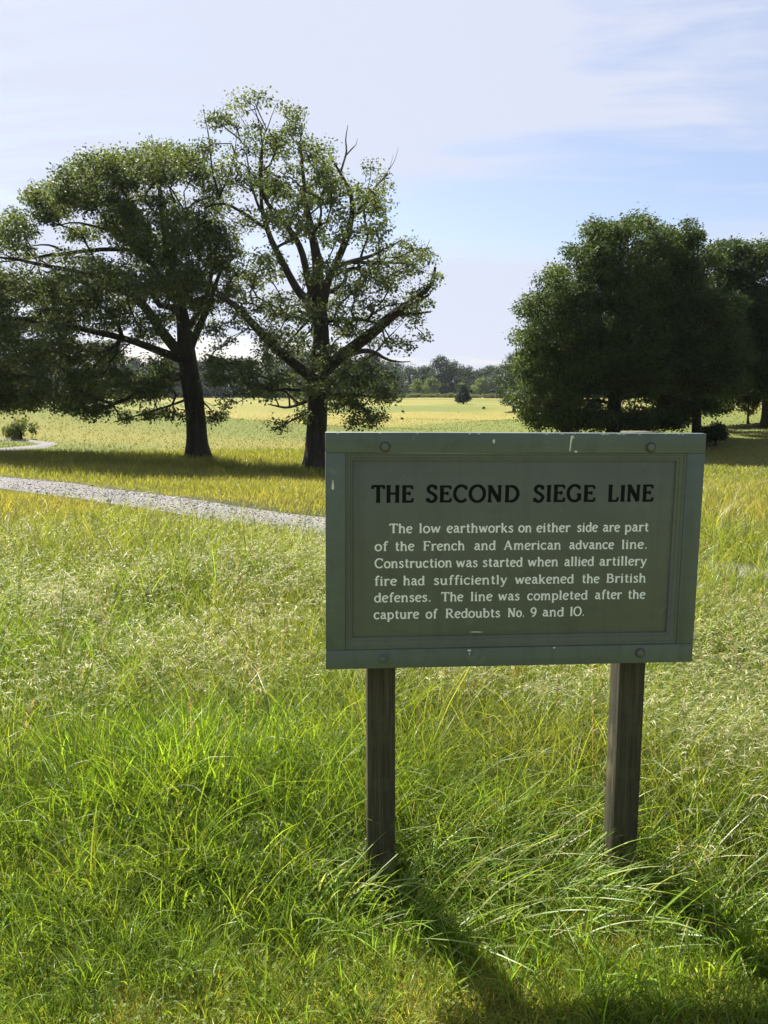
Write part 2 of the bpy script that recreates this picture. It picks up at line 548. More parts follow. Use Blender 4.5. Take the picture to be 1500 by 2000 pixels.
def path_dist(x, y):
    """signed distance to the path edge, negative on the gravel"""
    r = np.full(len(x), 99.0)
    for c in range(0, len(PMID), 2):
        r = np.minimum(r, np.hypot(x - PMID[c, 0], y - PMID[c, 1]) - PHALF[c])
    for c in range(0, len(loop), 3):
        r = np.minimum(r, np.hypot(x - loop[c, 0], y - loop[c, 1]) - 0.55)
    return r


# pebbles on the gravel
k = 7000
ui, uj = rng.random(k) * 158, rng.random(k)
ii = ui.astype(int)
pp = PA[ii] * (1 - uj)[:, None] + PB[ii] * uj[:, None] + (PA[ii + 1] - PA[ii]) * (ui - ii)[:, None]
sz = rng.lognormal(math.log(0.0075), 0.5, k)
octv = np.array([(1, 0, 0), (-1, 0, 0), (0, 1, 0), (0, -1, 0), (0, 0, 0.7), (0, 0, -0.7)], float)
octt = np.array([(0, 2, 4), (2, 1, 4), (1, 3, 4), (3, 0, 4), (2, 0, 5), (1, 2, 5), (3, 1, 5), (0, 3, 5)])
an = rng.random(k) * 6.28
ov = octv[None] * sz[:, None, None] * (0.7 + 0.6 * rng.random((k, 6, 1)))
ox = ov[..., 0] * np.cos(an)[:, None] - ov[..., 1] * np.sin(an)[:, None]
oy = ov[..., 0] * np.sin(an)[:, None] + ov[..., 1] * np.cos(an)[:, None]
V = np.stack([ox + pp[:, 0, None], oy + pp[:, 1, None], ov[..., 2] + (terr(pp[:, 0], pp[:, 1]) + 0.034)[:, None]], -1)
T = (octt[None] + (np.arange(k) * 6)[:, None, None]).reshape(-1, 3)
kind(mesh_np('gravel', V.reshape(-1, 3), None, T, M_GRAVEL), 'stuff', 'loose pale pebbles on the gravel path')

# ------------------------------------------------------------------ the sign
SIGN = thing('information_sign', 'grey-green painted board on two wooden posts about the second siege line', 'sign', (0.3988, 2.43, 0), 0.0855)
BW, BH, BT, BZ = 1.147, 0.7144, 0.040, 1.1296
BY0 = 0.0           # front face of the frame at local y = 0, the back at +BT
ROLL = -0.0076


def rot(V):
    """the board hangs a touch out of level"""
    V = np.asarray(V, float).copy()
    x, z = V[:, 0].copy(), V[:, 2] - BZ
    V[:, 0] = x * math.cos(ROLL) - z * math.sin(ROLL)
    V[:, 2] = BZ + x * math.sin(ROLL) + z * math.cos(ROLL)
    return V


def build_rot(mb, name, mat, smooth=False):
    mb.v = [rot(v) for v in mb.v]
    return mb.build(name, mat, SIGN, smooth)


MO_L, MO_R, MO_T, MO_B = -0.515, 0.518, 0.2975, -0.2985
IN_L, IN_R, IN_T, IN_B = -0.494, 0.489, 0.2745, -0.262
fr = MB()
for (x0, x1, z0, z1) in ((-BW / 2, BW / 2, MO_T, BH / 2), (-BW / 2, BW / 2, -BH / 2, MO_B), (-BW / 2, MO_L, MO_B, MO_T), (MO_R, BW / 2, MO_B, MO_T)):
    bevel_box(fr, ((x0 + x1) / 2, BT / 2 + (0 if z1 - z0 > 0.3 else -0.0006), BZ + (z0 + z1) / 2), (x1 - x0, BT, z1 - z0), 0.0022)


def chip(mb, x, z, pts, y=-0.0016, mi=1):
    P = np.array([(x + a, y, BZ + z + b) for a, b in pts])
    c = P.mean(0, keepdims=True)
    k = len(P)
    mb.add(np.concatenate([P, c]), (), [((i + 1) % k, i, k) for i in range(k)], mi)


def blob_pts(rx, rz, n=9, seed=0):
    r = np.random.default_rng(seed)
    return [((0.7 + 0.6 * r.random()) * rx * math.cos(a), (0.7 + 0.6 * r.random()) * rz * math.sin(a)) for a in np.linspace(0, 2 * math.pi, n, endpoint=False)]


chip(fr, -0.552, 0.205, [(-0.004, -0.012), (0.0, -0.016), (0.004, -0.012), (0.0035, -0.004), (0.0008, 0.016), (-0.001, 0.012), (-0.0035, -0.004)])
chip(fr, -0.0775, 0.333, blob_pts(0.004, 0.006, 9, 3))
chip(fr, 0.158, 0.327, [(-0.007, -0.023), (-0.003, -0.022), (-0.001, 0.0), (0.003, 0.018), (0.009, 0.016), (0.003, 0.024), (-0.004, 0.021), (-0.0055, 0.0)])
chip(fr, 0.171, 0.303, blob_pts(0.005, 0.003, 8, 5))
chip(fr, -0.137, -0.305, blob_pts(0.006, 0.003, 8, 6))
chip(fr, -0.136, -0.316, blob_pts(0.002, 0.003, 7, 7))
chip(fr, 0.128, -0.302, blob_pts(0.005, 0.003, 7, 8))
for kk in range(16):
    e = np.random.default_rng(40 + kk)
    chip(fr, (e.random() - 0.5) * 1.1, 0.3565 - 0.004 * e.random(), blob_pts(0.002 + 0.006 * e.random(), 0.0012, 7, 60 + kk))
build_rot(fr, 'board_frame', [M_FRAME, M_CHIP])

pn = MB()
bevel_box(pn, ((MO_L + MO_R) / 2, 0.026, BZ + (MO_T + MO_B) / 2), (MO_R - MO_L - 0.001, 0.026, MO_T - MO_B - 0.001), 0.001)
chip(pn, -0.115, -0.252, [(-0.022, 0.001), (0.0, 0.0022), (0.024, 0.0), (0.014, -0.0012), (-0.012, -0.0006)], 0.0125)
build_rot(pn, 'panel', [M_PANEL, M_CHIP])

# moulding: a stepped profile swept round the panel (offset inwards, depth), mitred corners
prof = [(0.0, 0.0130), (0.0, 0.0020), (0.0045, 0.0020), (0.0065, 0.0068), (0.0105, 0.0042), (0.0145, 0.0062), (0.0165, 0.0100), (0.0190, 0.0078), (0.0230, 0.0080), (0.0235, 0.0131)]
mo = MB()
ring = []
for (o_, d_) in prof:
    fx = o_ / 0.0235
    l, r_, tp, bt = MO_L + fx * (IN_L - MO_L), MO_R + fx * (IN_R - MO_R), MO_T + fx * (IN_T - MO_T), MO_B + fx * (IN_B - MO_B)
    ring.append([(l, d_, BZ + tp), (r_, d_, BZ + tp), (r_, d_, BZ + bt), (l, d_, BZ + bt)])
V = np.array(ring).reshape(-1, 3)
mo.add(V, [(4 * i + j, 4 * i + (j + 1) % 4, 4 * i + 4 + (j + 1) % 4, 4 * i + 4 + j) for i in range(len(prof) - 1) for j in range(4)])
build_rot(mo, 'moulding', M_PANEL)

# posts stand behind the board
for (xc, wd) in ((-0.4045, 0.087), (0.397, 0.083)):
    ps = MB()
    bevel_box(ps, (0, 0, 0.736 - 0.15), (wd, 0.089, 1.80), 0.004)
    P = np.concatenate(ps.v)
    ps.v = [P]
    o = ps.build('post', M_WOOD, SIGN)
    o.location = (xc, BT + 0.0455, 0)

for (bx, bz, fade) in ((-0.3997, 0.3149, 0), (0.402, 0.3151, 0), (-0.4009, -0.3255, 1), (0.4028, -0.324, 0)):
    bo = MB()
    def disc(prof_, mi):
        nn = 20
        th = np.linspace(0, 2 * math.pi, nn, endpoint=False)
        V = np.concatenate([np.stack([bx + r * np.cos(th), np.full(nn, y), BZ + bz + r * np.sin(th)], 1) for r, y in prof_])
        q = [(a * nn + b, a * nn + (b + 1) % nn, (a + 1) * nn + (b + 1) % nn, (a + 1) * nn + b) for a in range(len(prof_) - 1) for b in range(nn)]
        bo.add(V, q, (), mi)
    disc([(0.0155, 0.001), (0.0155, -0.0022), (0.0148, -0.003), (0.0118, -0.003)], 0 if fade else 1)
    disc([(0.0118, -0.002), (0.0118, -0.0050), (0.0100, -0.0082), (0.0060, -0.0100), (0.0001, -0.0106)], 0)
    build_rot(bo, 'bolt', [M_FRAME if fade else M_BOLT, M_WASHER], smooth=True)


# ---- lettering, drawn as brush strokes
def arc(cx, cy, rx, ry, a0, a1, n=14):
    a = np.radians(np.linspace(a0, a1, n))
    return [(cx + rx * math.cos(t), cy + ry * math.sin(t)) for t in a]


def cr(pts, n=6):
    P = [np.array(p, float) for p in pts]
    P = [2 * P[0] - P[1]] + P + [2 * P[-1] - P[-2]]
    o = []
    for i in range(1, len(P) - 2):
        for t in np.linspace(0, 1, n, endpoint=False):
            o.append(0.5 * (2 * P[i] + (P[i + 1] - P[i - 1]) * t + (2 * P[i - 1] - 5 * P[i] + 4 * P[i + 1] - P[i + 2]) * t * t + (3 * P[i] - P[i - 1] - 3 * P[i + 1] + P[i + 2]) * t ** 3))
    o.append(P[-2])
    return [tuple(p) for p in o]


A_ = 1.42   # ascender and cap height in x-heights


def foot(x, y=0.0, l=0.15, r=0.15):
    return ([(x - l, y), (x + r, y)], 0.62)


def flag(x, y, l=0.17):
    return ([(x - l, y - 0.06), (x + 0.04, y)], 0.70)


def S(p, wd=1.0):
    return (p, wd)


G = {}
G['a'] = (0.86, [S(cr([(0.14, 0.82), (0.36, 0.97), (0.60, 0.84), (0.63, 0.5), (0.64, 0.16), (0.76, 0.02), (0.86, 0.05)])), S(cr([(0.62, 0.60), (0.32, 0.55), (0.12, 0.30), (0.28, 0.03), (0.62, 0.20)]), 0.9)])
G['b'] = (0.90, [S([(0.17, A_), (0.17, 0.0)]), flag(0.17, A_ - 0.02), S(arc(0.46, 0.48, 0.34, 0.47, 160, -160, 18), 0.95)])
G['c'] = (0.78, [S(arc(0.44, 0.48, 0.36, 0.48, 50, 318, 16), 1.0), S([(0.68, 0.94), (0.68, 0.72)], 0.55)])
G['d'] = (0.92, [S([(0.74, A_), (0.74, 0.0)]), flag(0.74, A_ - 0.02), foot(0.78, 0.03, 0.0, 0.14), S(arc(0.43, 0.47, 0.34, 0.47, 25, 335, 18), 0.95)])
G['e'] = (0.80, [S([(0.10, 0.46), (0.76, 0.60)], 0.75), S(arc(0.43, 0.48, 0.35, 0.48, 18, 315, 18), 1.0)])
G['f'] = (0.60, [S(cr([(0.62, 1.28), (0.50, 1.42), (0.34, 1.30), (0.28, 1.0), (0.28, 0.0)])), S([(0.06, 0.93), (0.55, 0.93)], 0.7), foot(0.28)])
G['h'] = (0.96, [S([(0.18, A_), (0.18, 0.0)]), flag(0.18, A_ - 0.02), foot(0.18), S(cr([(0.18, 0.62), (0.38, 0.92), (0.62, 0.92), (0.74, 0.62), (0.74, 0.0)]), 0.95), foot(0.76)])
G['i'] = (0.42, [S([(0.20, 0.96), (0.20, 0.0)]), flag(0.20, 0.96), foot(0.20), S([(0.12, 1.26), (0.28, 1.26)], 1.1)])
G['k'] = (0.92, [S([(0.18, A_), (0.18, 0.0)]), flag(0.18, A_ - 0.02), foot(0.18, 0, 0.14, 0.12), S([(0.20, 0.40), (0.70, 0.95)], 0.8), S([(0.36, 0.58), (0.76, 0.0)]), foot(0.70, 0.95, 0.14, 0.12), foot(0.78, 0, 0.08, 0.14)])
G['l'] = (0.42, [S([(0.20, A_), (0.20, 0.0)]), flag(0.20, A_ - 0.02), foot(0.20)])
G['m'] = (1.40, [S([(0.18, 0.96), (0.18, 0.0)]), flag(0.18, 0.96), foot(0.18, 0, 0.14, 0.12), S(cr([(0.18, 0.62), (0.36, 0.92), (0.55, 0.92), (0.66, 0.62), (0.66, 0.0)]), 0.95), foot(0.66, 0, 0.12, 0.12), S(cr([(0.68, 0.62), (0.86, 0.92), (1.05, 0.92), (1.16, 0.62), (1.16, 0.0)]), 0.95), foot(1.18, 0, 0.12, 0.14)])
G['n'] = (0.96, [S([(0.18, 0.96), (0.18, 0.0)]), flag(0.18, 0.96), foot(0.18), S(cr([(0.18, 0.62), (0.38, 0.92), (0.62, 0.92), (0.74, 0.62), (0.74, 0.0)]), 0.95), foot(0.76)])
G['o'] = (0.88, [S(arc(0.44, 0.48, 0.36, 0.48, 90, 450, 24))])
G['p'] = (0.92, [S([(0.18, 0.98), (0.18, -0.46)]), flag(0.18, 0.97), foot(0.18, -0.44), S(arc(0.47, 0.48, 0.34, 0.47, 160, -160, 18), 0.95)])
G['r'] = (0.68, [S([(0.18, 0.96), (0.18, 0.0)]), flag(0.18, 0.96), foot(0.18), S(cr([(0.18, 0.60), (0.34, 0.88), (0.52, 0.95), (0.64, 0.88)]), 0.95), S([(0.62, 0.95), (0.62, 0.78)], 0.7)])
G['s'] = (0.70, [S(cr([(0.58, 0.78), (0.46, 0.95), (0.24, 0.93), (0.14, 0.74), (0.32, 0.55), (0.52, 0.42), (0.58, 0.20), (0.40, 0.02), (0.20, 0.04), (0.10, 0.20)]), 0.92)])
G['t'] = (0.62, [S(cr([(0.28, 1.28), (0.28, 0.8), (0.28, 0.22), (0.38, 0.04), (0.58, 0.10)])), S([(0.06, 0.93), (0.56, 0.93)], 0.7)])
G['u'] = (0.96, [S(cr([(0.18, 0.95), (0.18, 0.35), (0.30, 0.05), (0.54, 0.04), (0.74, 0.32)])), flag(0.18, 0.95), S([(0.74, 0.95), (0.74, 0.0)]), flag(0.74, 0.95), foot(0.80, 0.02, 0.0, 0.14)])
G['v'] = (0.86, [S([(0.10, 0.95), (0.43, 0.0)]), S([(0.76, 0.95), (0.43, 0.0)], 0.75), foot(0.10, 0.94, 0.12, 0.14), foot(0.76, 0.94, 0.12, 0.12)])
G['w'] = (1.24, [S([(0.10, 0.95), (0.36, 0.0)]), S([(0.62, 0.90), (0.36, 0.0)], 0.75), S([(0.62, 0.90), (0.88, 0.0)]), S([(1.12, 0.95), (0.88, 0.0)], 0.75), foot(0.10, 0.94, 0.12, 0.14), foot(1.12, 0.94, 0.12, 0.12)])
G['y'] = (0.88, [S([(0.12, 0.95), (0.45, 0.04)]), S(cr([(0.76, 0.95), (0.46, 0.05), (0.32, -0.32), (0.16, -0.42)]), 0.8), S([(0.16, -0.44), (0.16, -0.30)], 1.2), foot(0.12, 0.94, 0.12, 0.14), foot(0.76, 0.94, 0.12, 0.12)])
C_ = A_
G['T'] = (1.16, [S([(0.58, C_), (0.58, 0.0)]), S([(0.08, C_ - 0.06), (1.08, C_ - 0.06)], 0.8), S([(0.11, C_), (0.06, C_ - 0.30)], 0.7), S([(1.05, C_), (1.10, C_ - 0.30)], 0.7), foot(0.58, 0.03, 0.2, 0.2)])
G['H'] = (1.30, [S([(0.24, C_), (0.24, 0.0)]), S([(1.02, C_), (1.02, 0.0)]), S([(0.24, 0.74), (1.02, 0.74)], 0.72)] + [foot(x, y, 0.18, 0.18) for x in (0.24, 1.02) for y in (0.04, C_ - 0.04)])
G['E'] = (1.10, [S([(0.24, C_), (0.24, 0.0)]), S([(0.06, C_ - 0.05), (0.94, C_ - 0.05)], 0.75), S([(0.06, 0.05), (0.98, 0.05)], 0.75), S([(0.24, 0.76), (0.72, 0.76)], 0.7), S([(0.92, C_ - 0.02), (0.96, C_ - 0.30)], 0.62), S([(0.95, 0.02), (1.0, 0.34)], 0.62), S([(0.72, 0.92), (0.72, 0.60)], 0.55)])
G['F'] = (1.02, G['E'][1][:2] + [G['E'][1][3], G['E'][1][4], G['E'][1][6], foot(0.24, 0.03, 0.18, 0.2)])
G['S'] = (1.02, [S(cr([(0.86, 1.12), (0.70, 1.36), (0.40, 1.38), (0.20, 1.12), (0.34, 0.86), (0.66, 0.66), (0.86, 0.40), (0.70, 0.08), (0.38, 0.03), (0.14, 0.28)], 7)), S([(0.87, 1.40), (0.86, 1.08)], 0.6), S([(0.12, 0.0), (0.13, 0.34)], 0.6)])
G['C'] = (1.22, [S(arc(0.68, 0.71, 0.56, 0.69, 44, 318, 24)), S([(1.09, 1.36), (1.10, 1.04)], 0.6)])
G['O'] = (1.44, [S(arc(0.72, 0.71, 0.60, 0.69, 90, 450, 32))])
G['N'] = (1.36, [S([(0.24, C_), (0.24, 0.0)], 0.8), S([(0.22, C_), (1.08, 0.0)], 1.1), S([(1.08, C_), (1.08, 0.0)], 0.8), foot(0.24, 0.04, 0.18, 0.18), foot(0.16, C_ - 0.04, 0.12, 0.1), foot(1.08, C_ - 0.04, 0.18, 0.18)])
G['D'] = (1.36, [S([(0.26, C_), (0.26, 0.0)]), S([(0.08, C_ - 0.05), (0.60, C_ - 0.05)], 0.75), S([(0.08, 0.05), (0.60, 0.05)], 0.75), S(arc(0.58, 0.71, 0.60, 0.66, 90, -90, 20))])
G['I'] = (0.52, [S([(0.26, C_), (0.26, 0.0)]), foot(0.26, 0.04, 0.2, 0.2), foot(0.26, C_ - 0.04, 0.2, 0.2)])
G['G'] = (1.34, [S(arc(0.68, 0.71, 0.56, 0.69, 44, 322, 24)), S([(1.09, 1.36), (1.10, 1.04)], 0.6), S([(1.10, 0.62), (1.10, 0.10)]), foot(1.10, 0.62, 0.22, 0.16)])
G['L'] = (1.06, [S([(0.26, C_), (0.26, 0.0)]), S([(0.08, 0.05), (0.92, 0.05)], 0.75), S([(0.90, 0.02), (0.98, 0.36)], 0.66), foot(0.26, C_ - 0.04, 0.2, 0.2)])
G['A'] = (1.32, [S([(0.20, 0.0), (0.64, C_)], 0.75), S([(0.62, C_), (1.10, 0.0)], 1.05), S([(0.34, 0.46), (0.92, 0.46)], 0.66), foot(0.20, 0.03, 0.16, 0.18), foot(1.10, 0.03, 0.18, 0.16)])
G['B'] = (1.12, [S([(0.24, C_), (0.24, 0.0)]), S([(0.06, C_ - 0.05), (0.54, C_ - 0.05)], 0.7), S([(0.24, 0.76), (0.58, 0.76)], 0.66), S([(0.06, 0.05), (0.58, 0.05)], 0.7), S(arc(0.52, 1.07, 0.32, 0.31, 90, -90, 12)), S(arc(0.56, 0.41, 0.40, 0.36, 90, -90, 12))])
G['R'] = (1.22, [S([(0.24, C_), (0.24, 0.0)]), S([(0.06, C_ - 0.05), (0.54, C_ - 0.05)], 0.7), S([(0.24, 0.70), (0.56, 0.70)], 0.66), S(arc(0.54, 1.04, 0.36, 0.34, 90, -90, 12)), S([(0.52, 0.70), (1.04, 0.02)]), foot(0.24, 0.03, 0.18, 0.18), foot(1.08, 0.03, 0.1, 0.14)])
G['9'] = (0.96, [S(arc(0.46, 0.98, 0.33, 0.42, 90, 450, 20), 0.95), S(cr([(0.79, 1.0), (0.76, 0.55), (0.56, 0.16), (0.26, 0.0)]), 0.95)])
G['1'] = G['I']
G['0'] = G['O']
G['.'] = (0.42, [S([(0.13, 0.08), (0.29, 0.08)], 1.15)])
G[','] = G['.']


def stroke(mb, P, hw, y, sx, sz, ox, oz):
    P = np.array(P, float) * (sx, sz) + (ox, oz)
    keep = [0]
    for i in range(1, len(P)):
        if np.hypot(*(P[i] - P[keep[-1]])) > 1e-5:
            keep.append(i)
    P = P[keep]
    n = len(P)
    d = np.diff(P, axis=0)
    d /= np.linalg.norm(d, axis=1)[:, None]
    closed = np.hypot(*(P[0] - P[-1])) < 1e-4
    tt = np.empty_like(P)
    tt[0], tt[-1] = d[0], d[-1]
    tt[1:-1] = d[1:] + d[:-1]
    if closed:
        tt[0] = tt[-1] = d[0] + d[-1]
    tt /= np.linalg.norm(tt, axis=1)[:, None]
    nr = np.stack([-tt[:, 1], tt[:, 0]], 1)
    # pen contrast: verticals a little heavier than horizontals; ends flare slightly
    wv = hw * (0.82 + 0.24 * np.abs(tt[:, 1]))
    if not closed and n == 2:
        fl = 1.10
    else:
        fl = 1.0
    wv[0] *= fl
    wv[-1] *= fl
    L_, R_ = P + nr * wv[:, None], P - nr * wv[:, None]
    V = np.concatenate([np.column_stack([L_[:, 0], np.full(n, y), L_[:, 1]]), np.column_stack([R_[:, 0], np.full(n, y), R_[:, 1]])])
    q = [(i, i + n, i + n + 1, i + 1) for i in range(n - 1)]
    mb.add(V, q)


def word(mb, text, x0, x1, zb, xh, pen, jit):
    gap = 0.10
    widths = [G[c][0] for c in text]
    tot = sum(widths) + gap * (len(text) - 1)
    sc = (x1 - x0) / tot
    x = x0
    for c, wd in zip(text, widths):
        jz, js = (jit.random() - 0.5) * 0.03 * xh, 1 + (jit.random() - 0.5) * 0.04
        for k, (P, pw) in enumerate(G[c][1]):
            stroke(mb, P, pen * pw, 0.01295 - 0.00016 * (k + 1) - 0.0001, sc, xh * js, x, BZ + zb + jz)
        x += (wd + gap) * sc


def lettering(name, words, zb, xh, pen, mat, anchor, seed):
    """anchor: two photograph columns and the board x of each, to read off where each word begins and ends"""
    (p0, b0), (p1, b1) = anchor
    jit = np.random.default_rng(seed)
    f = lambda p: b0 + (p - p0) * (b1 - b0) / (p1 - p0)
    line = bpy.data.objects.new(name, None)
    line.empty_display_size = 0.05
    COL.objects.link(line)
    line.parent = SIGN
    for t, a, b in words:
        mb = MB()
        word(mb, t, f(a), f(b), zb, xh, pen, jit)
        o = build_rot(mb, 'word', mat)
        o.parent = line
    return line


lettering('title_lettering', [('THE', 726.5, 807), ('SECOND', 830, 1013), ('SIEGE', 1038.7, 1163), ('LINE', 1186.7, 1279.5)], 0.1506, 0.0490 / A_, 0.0050, M_BLACK, ((729, -0.4332), (1278.7, 0.4235)), 1)
XH, PEN = 0.0194, 0.00232
rows = [
    (0.0580, ((762, -0.3824), (1269, 0.4130)), [('The', 761, 805), ('low', 818, 859.5), ('earthworks', 871.6, 1001), ('on', 1011, 1037), ('either', 1046.7, 1113), ('side', 1126.7, 1167.5), ('are', 1178, 1212), ('part', 1222, 1270)]),
    (0.0044, ((734, -0.4248), (1266, 0.4111)), [('of', 732.7, 757), ('the', 771, 808), ('French', 825, 906), ('and', 924, 966), ('American', 981, 1094.7), ('advance', 1110.7, 1200), ('line.', 1215.5, 1268)]),
    (-0.0478, ((732, -0.4275), (1266, 0.4141)), [('Construction', 732, 881), ('was', 889, 931), ('started', 940.5, 1018.7), ('when', 1029, 1089), ('allied', 1101, 1160), ('artillery', 1170.7, 1266)]),
    (-0.1017, ((731, -0.4287), (1264, 0.4137)), [('fire', 731.5, 774.5), ('had', 787, 828), ('sufficiently', 845.5, 988.6), ('weakened', 1004, 1120), ('the', 1136, 1170.7), ('British', 1184.5, 1264.5)]),
    (-0.1532, ((733, -0.4253), (1262, 0.4133)), [('defenses.', 731.5, 841), ('The', 860, 902.5), ('line', 917, 959.5), ('was', 971, 1013), ('completed', 1028, 1147.5), ('after', 1162, 1215.5), ('the', 1228, 1263)]),
    (-0.2055, ((731, -0.4281), (1144, 0.2242)), [('capture', 730.7, 817.6), ('of', 831, 853), ('Redoubts', 868.8, 976.5), ('No.', 991, 1025), ('9', 1036, 1049), ('and', 1060, 1102.7), ('10.', 1114.7, 1144)]),
]
for r_, (zb, anc, words) in enumerate(rows):
    lettering('text_line', words, zb, XH, PEN, M_WHITE, anc, 10 + r_)

# ------------------------------------------------------------------ trees
LEAF_DARK, LEAF_MID, LEAF_LITE = np.array((0.040, 0.062, 0.018)), np.array((0.055, 0.085, 0.022)), np.array((0.085, 0.115, 0.030))


def leaf_cloud(C, R, cnt, size, r, flat=0.62, up=0.55, tint=(LEAF_DARK, LEAF_LITE)):
    """C cluster centres (n,3), R radii, cnt leaves each -> vertices, quads, colours; each leaf a small folded kite"""
    idx = np.repeat(np.arange(len(C)), cnt)
    n = len(idx)
    d = r.normal(size=(n, 3))
    d /= np.linalg.norm(d, axis=1)[:, None]
    rad = r.random(n) ** 0.45
    p = C[idx] + d * (rad * R[idx])[:, None] * np.array([1, 1, flat])
    nrm = r.normal(size=(n, 3)) * (1 - up) + d * 0.35
    nrm[:, 2] += up
    nrm /= np.linalg.norm(nrm, axis=1)[:, None]
    ax = r.normal(size=(n, 3)) + d * 0.8
    ax -= nrm * (ax * nrm).sum(1)[:, None]
    ax /= np.linalg.norm(ax, axis=1)[:, None] + 1e-9
    bx = np.cross(nrm, ax)
    s = size * (0.6 + 0.8 * r.random(n))
    L = ax * s[:, None]
    B = bx * (s * 0.34)[:, None]
    up_ = nrm * (s * 0.12)[:, None]
    V = np.stack([p, p + L * 0.5 + B + up_, p + L, p + L * 0.5 - B + up_], 1).reshape(-1, 3)
    q = np.arange(n)[:, None] * 4 + np.arange(4)[None]
    f = np.clip(r.normal(0.45, 0.3, len(C))[idx] + r.normal(0, 0.18, n), 0, 1)
    c = tint[0] * (1 - f)[:, None] + tint[1] * f[:, None]
    return V, q, np.repeat(c, 4, axis=0)


def grow(limb_pts, limb_len, C, r, bf=0.35, sag=0.05):
    """join every cluster to the nearest branch (minimum spanning, biased to short ways down to the trunk)"""
    nodes = [np.array(p) for p in limb_pts]
    plen = list(limb_len)
    parent = [-1] * len(nodes)
    best = np.full(len(C), 1e9)
    bp = np.zeros(len(C), int)
    P0, L0 = np.array(nodes), np.array(plen)
    for i in range(len(C)):
        dd = np.linalg.norm(P0 - C[i], axis=1) + bf * L0
        # a limb reaches outward and up: discourage growing back down
        k = int(np.argmin(dd))
        best[i], bp[i] = dd[k], k
    left = np.ones(len(C), bool)
    twigs = []
    while left.any():
        k = int(np.argmin(np.where(left, best, 1e9)))
        left[k] = False
        a, b = nodes[bp[k]], C[k]
        L = np.linalg.norm(b - a)
        m = max(2, int(L / 0.45))
        jit = r.normal(size=3) * 0.10 * L
        ids = [bp[k]]
        for j in range(1, m + 1):
            t = j / m
            p = a * (1 - t) + b * t + jit * math.sin(math.pi * t) + np.array([0, 0, sag * L * math.sin(math.pi * t)])
            if j < m:
                p = p + r.normal(size=3) * 0.03
            nodes.append(p)
            plen.append(plen[ids[-1]] + L / m)
            parent.append(ids[-1])
            ids.append(len(nodes) - 1)
            d = np.linalg.norm(C - p, axis=1) + bf * plen[-1]
            up = left & (d < best)
            best[up] = d[up]
            bp[up] = len(nodes) - 1
        twigs.append(ids)
    w_ = np.zeros(len(nodes))
    for ids in twigs:
        w_[ids[-1]] += 1
    for i in range(len(nodes) - 1, -1, -1):
        if parent[i] >= 0:
            w_[parent[i]] += w_[i]
    return np.array(nodes), twigs, w_


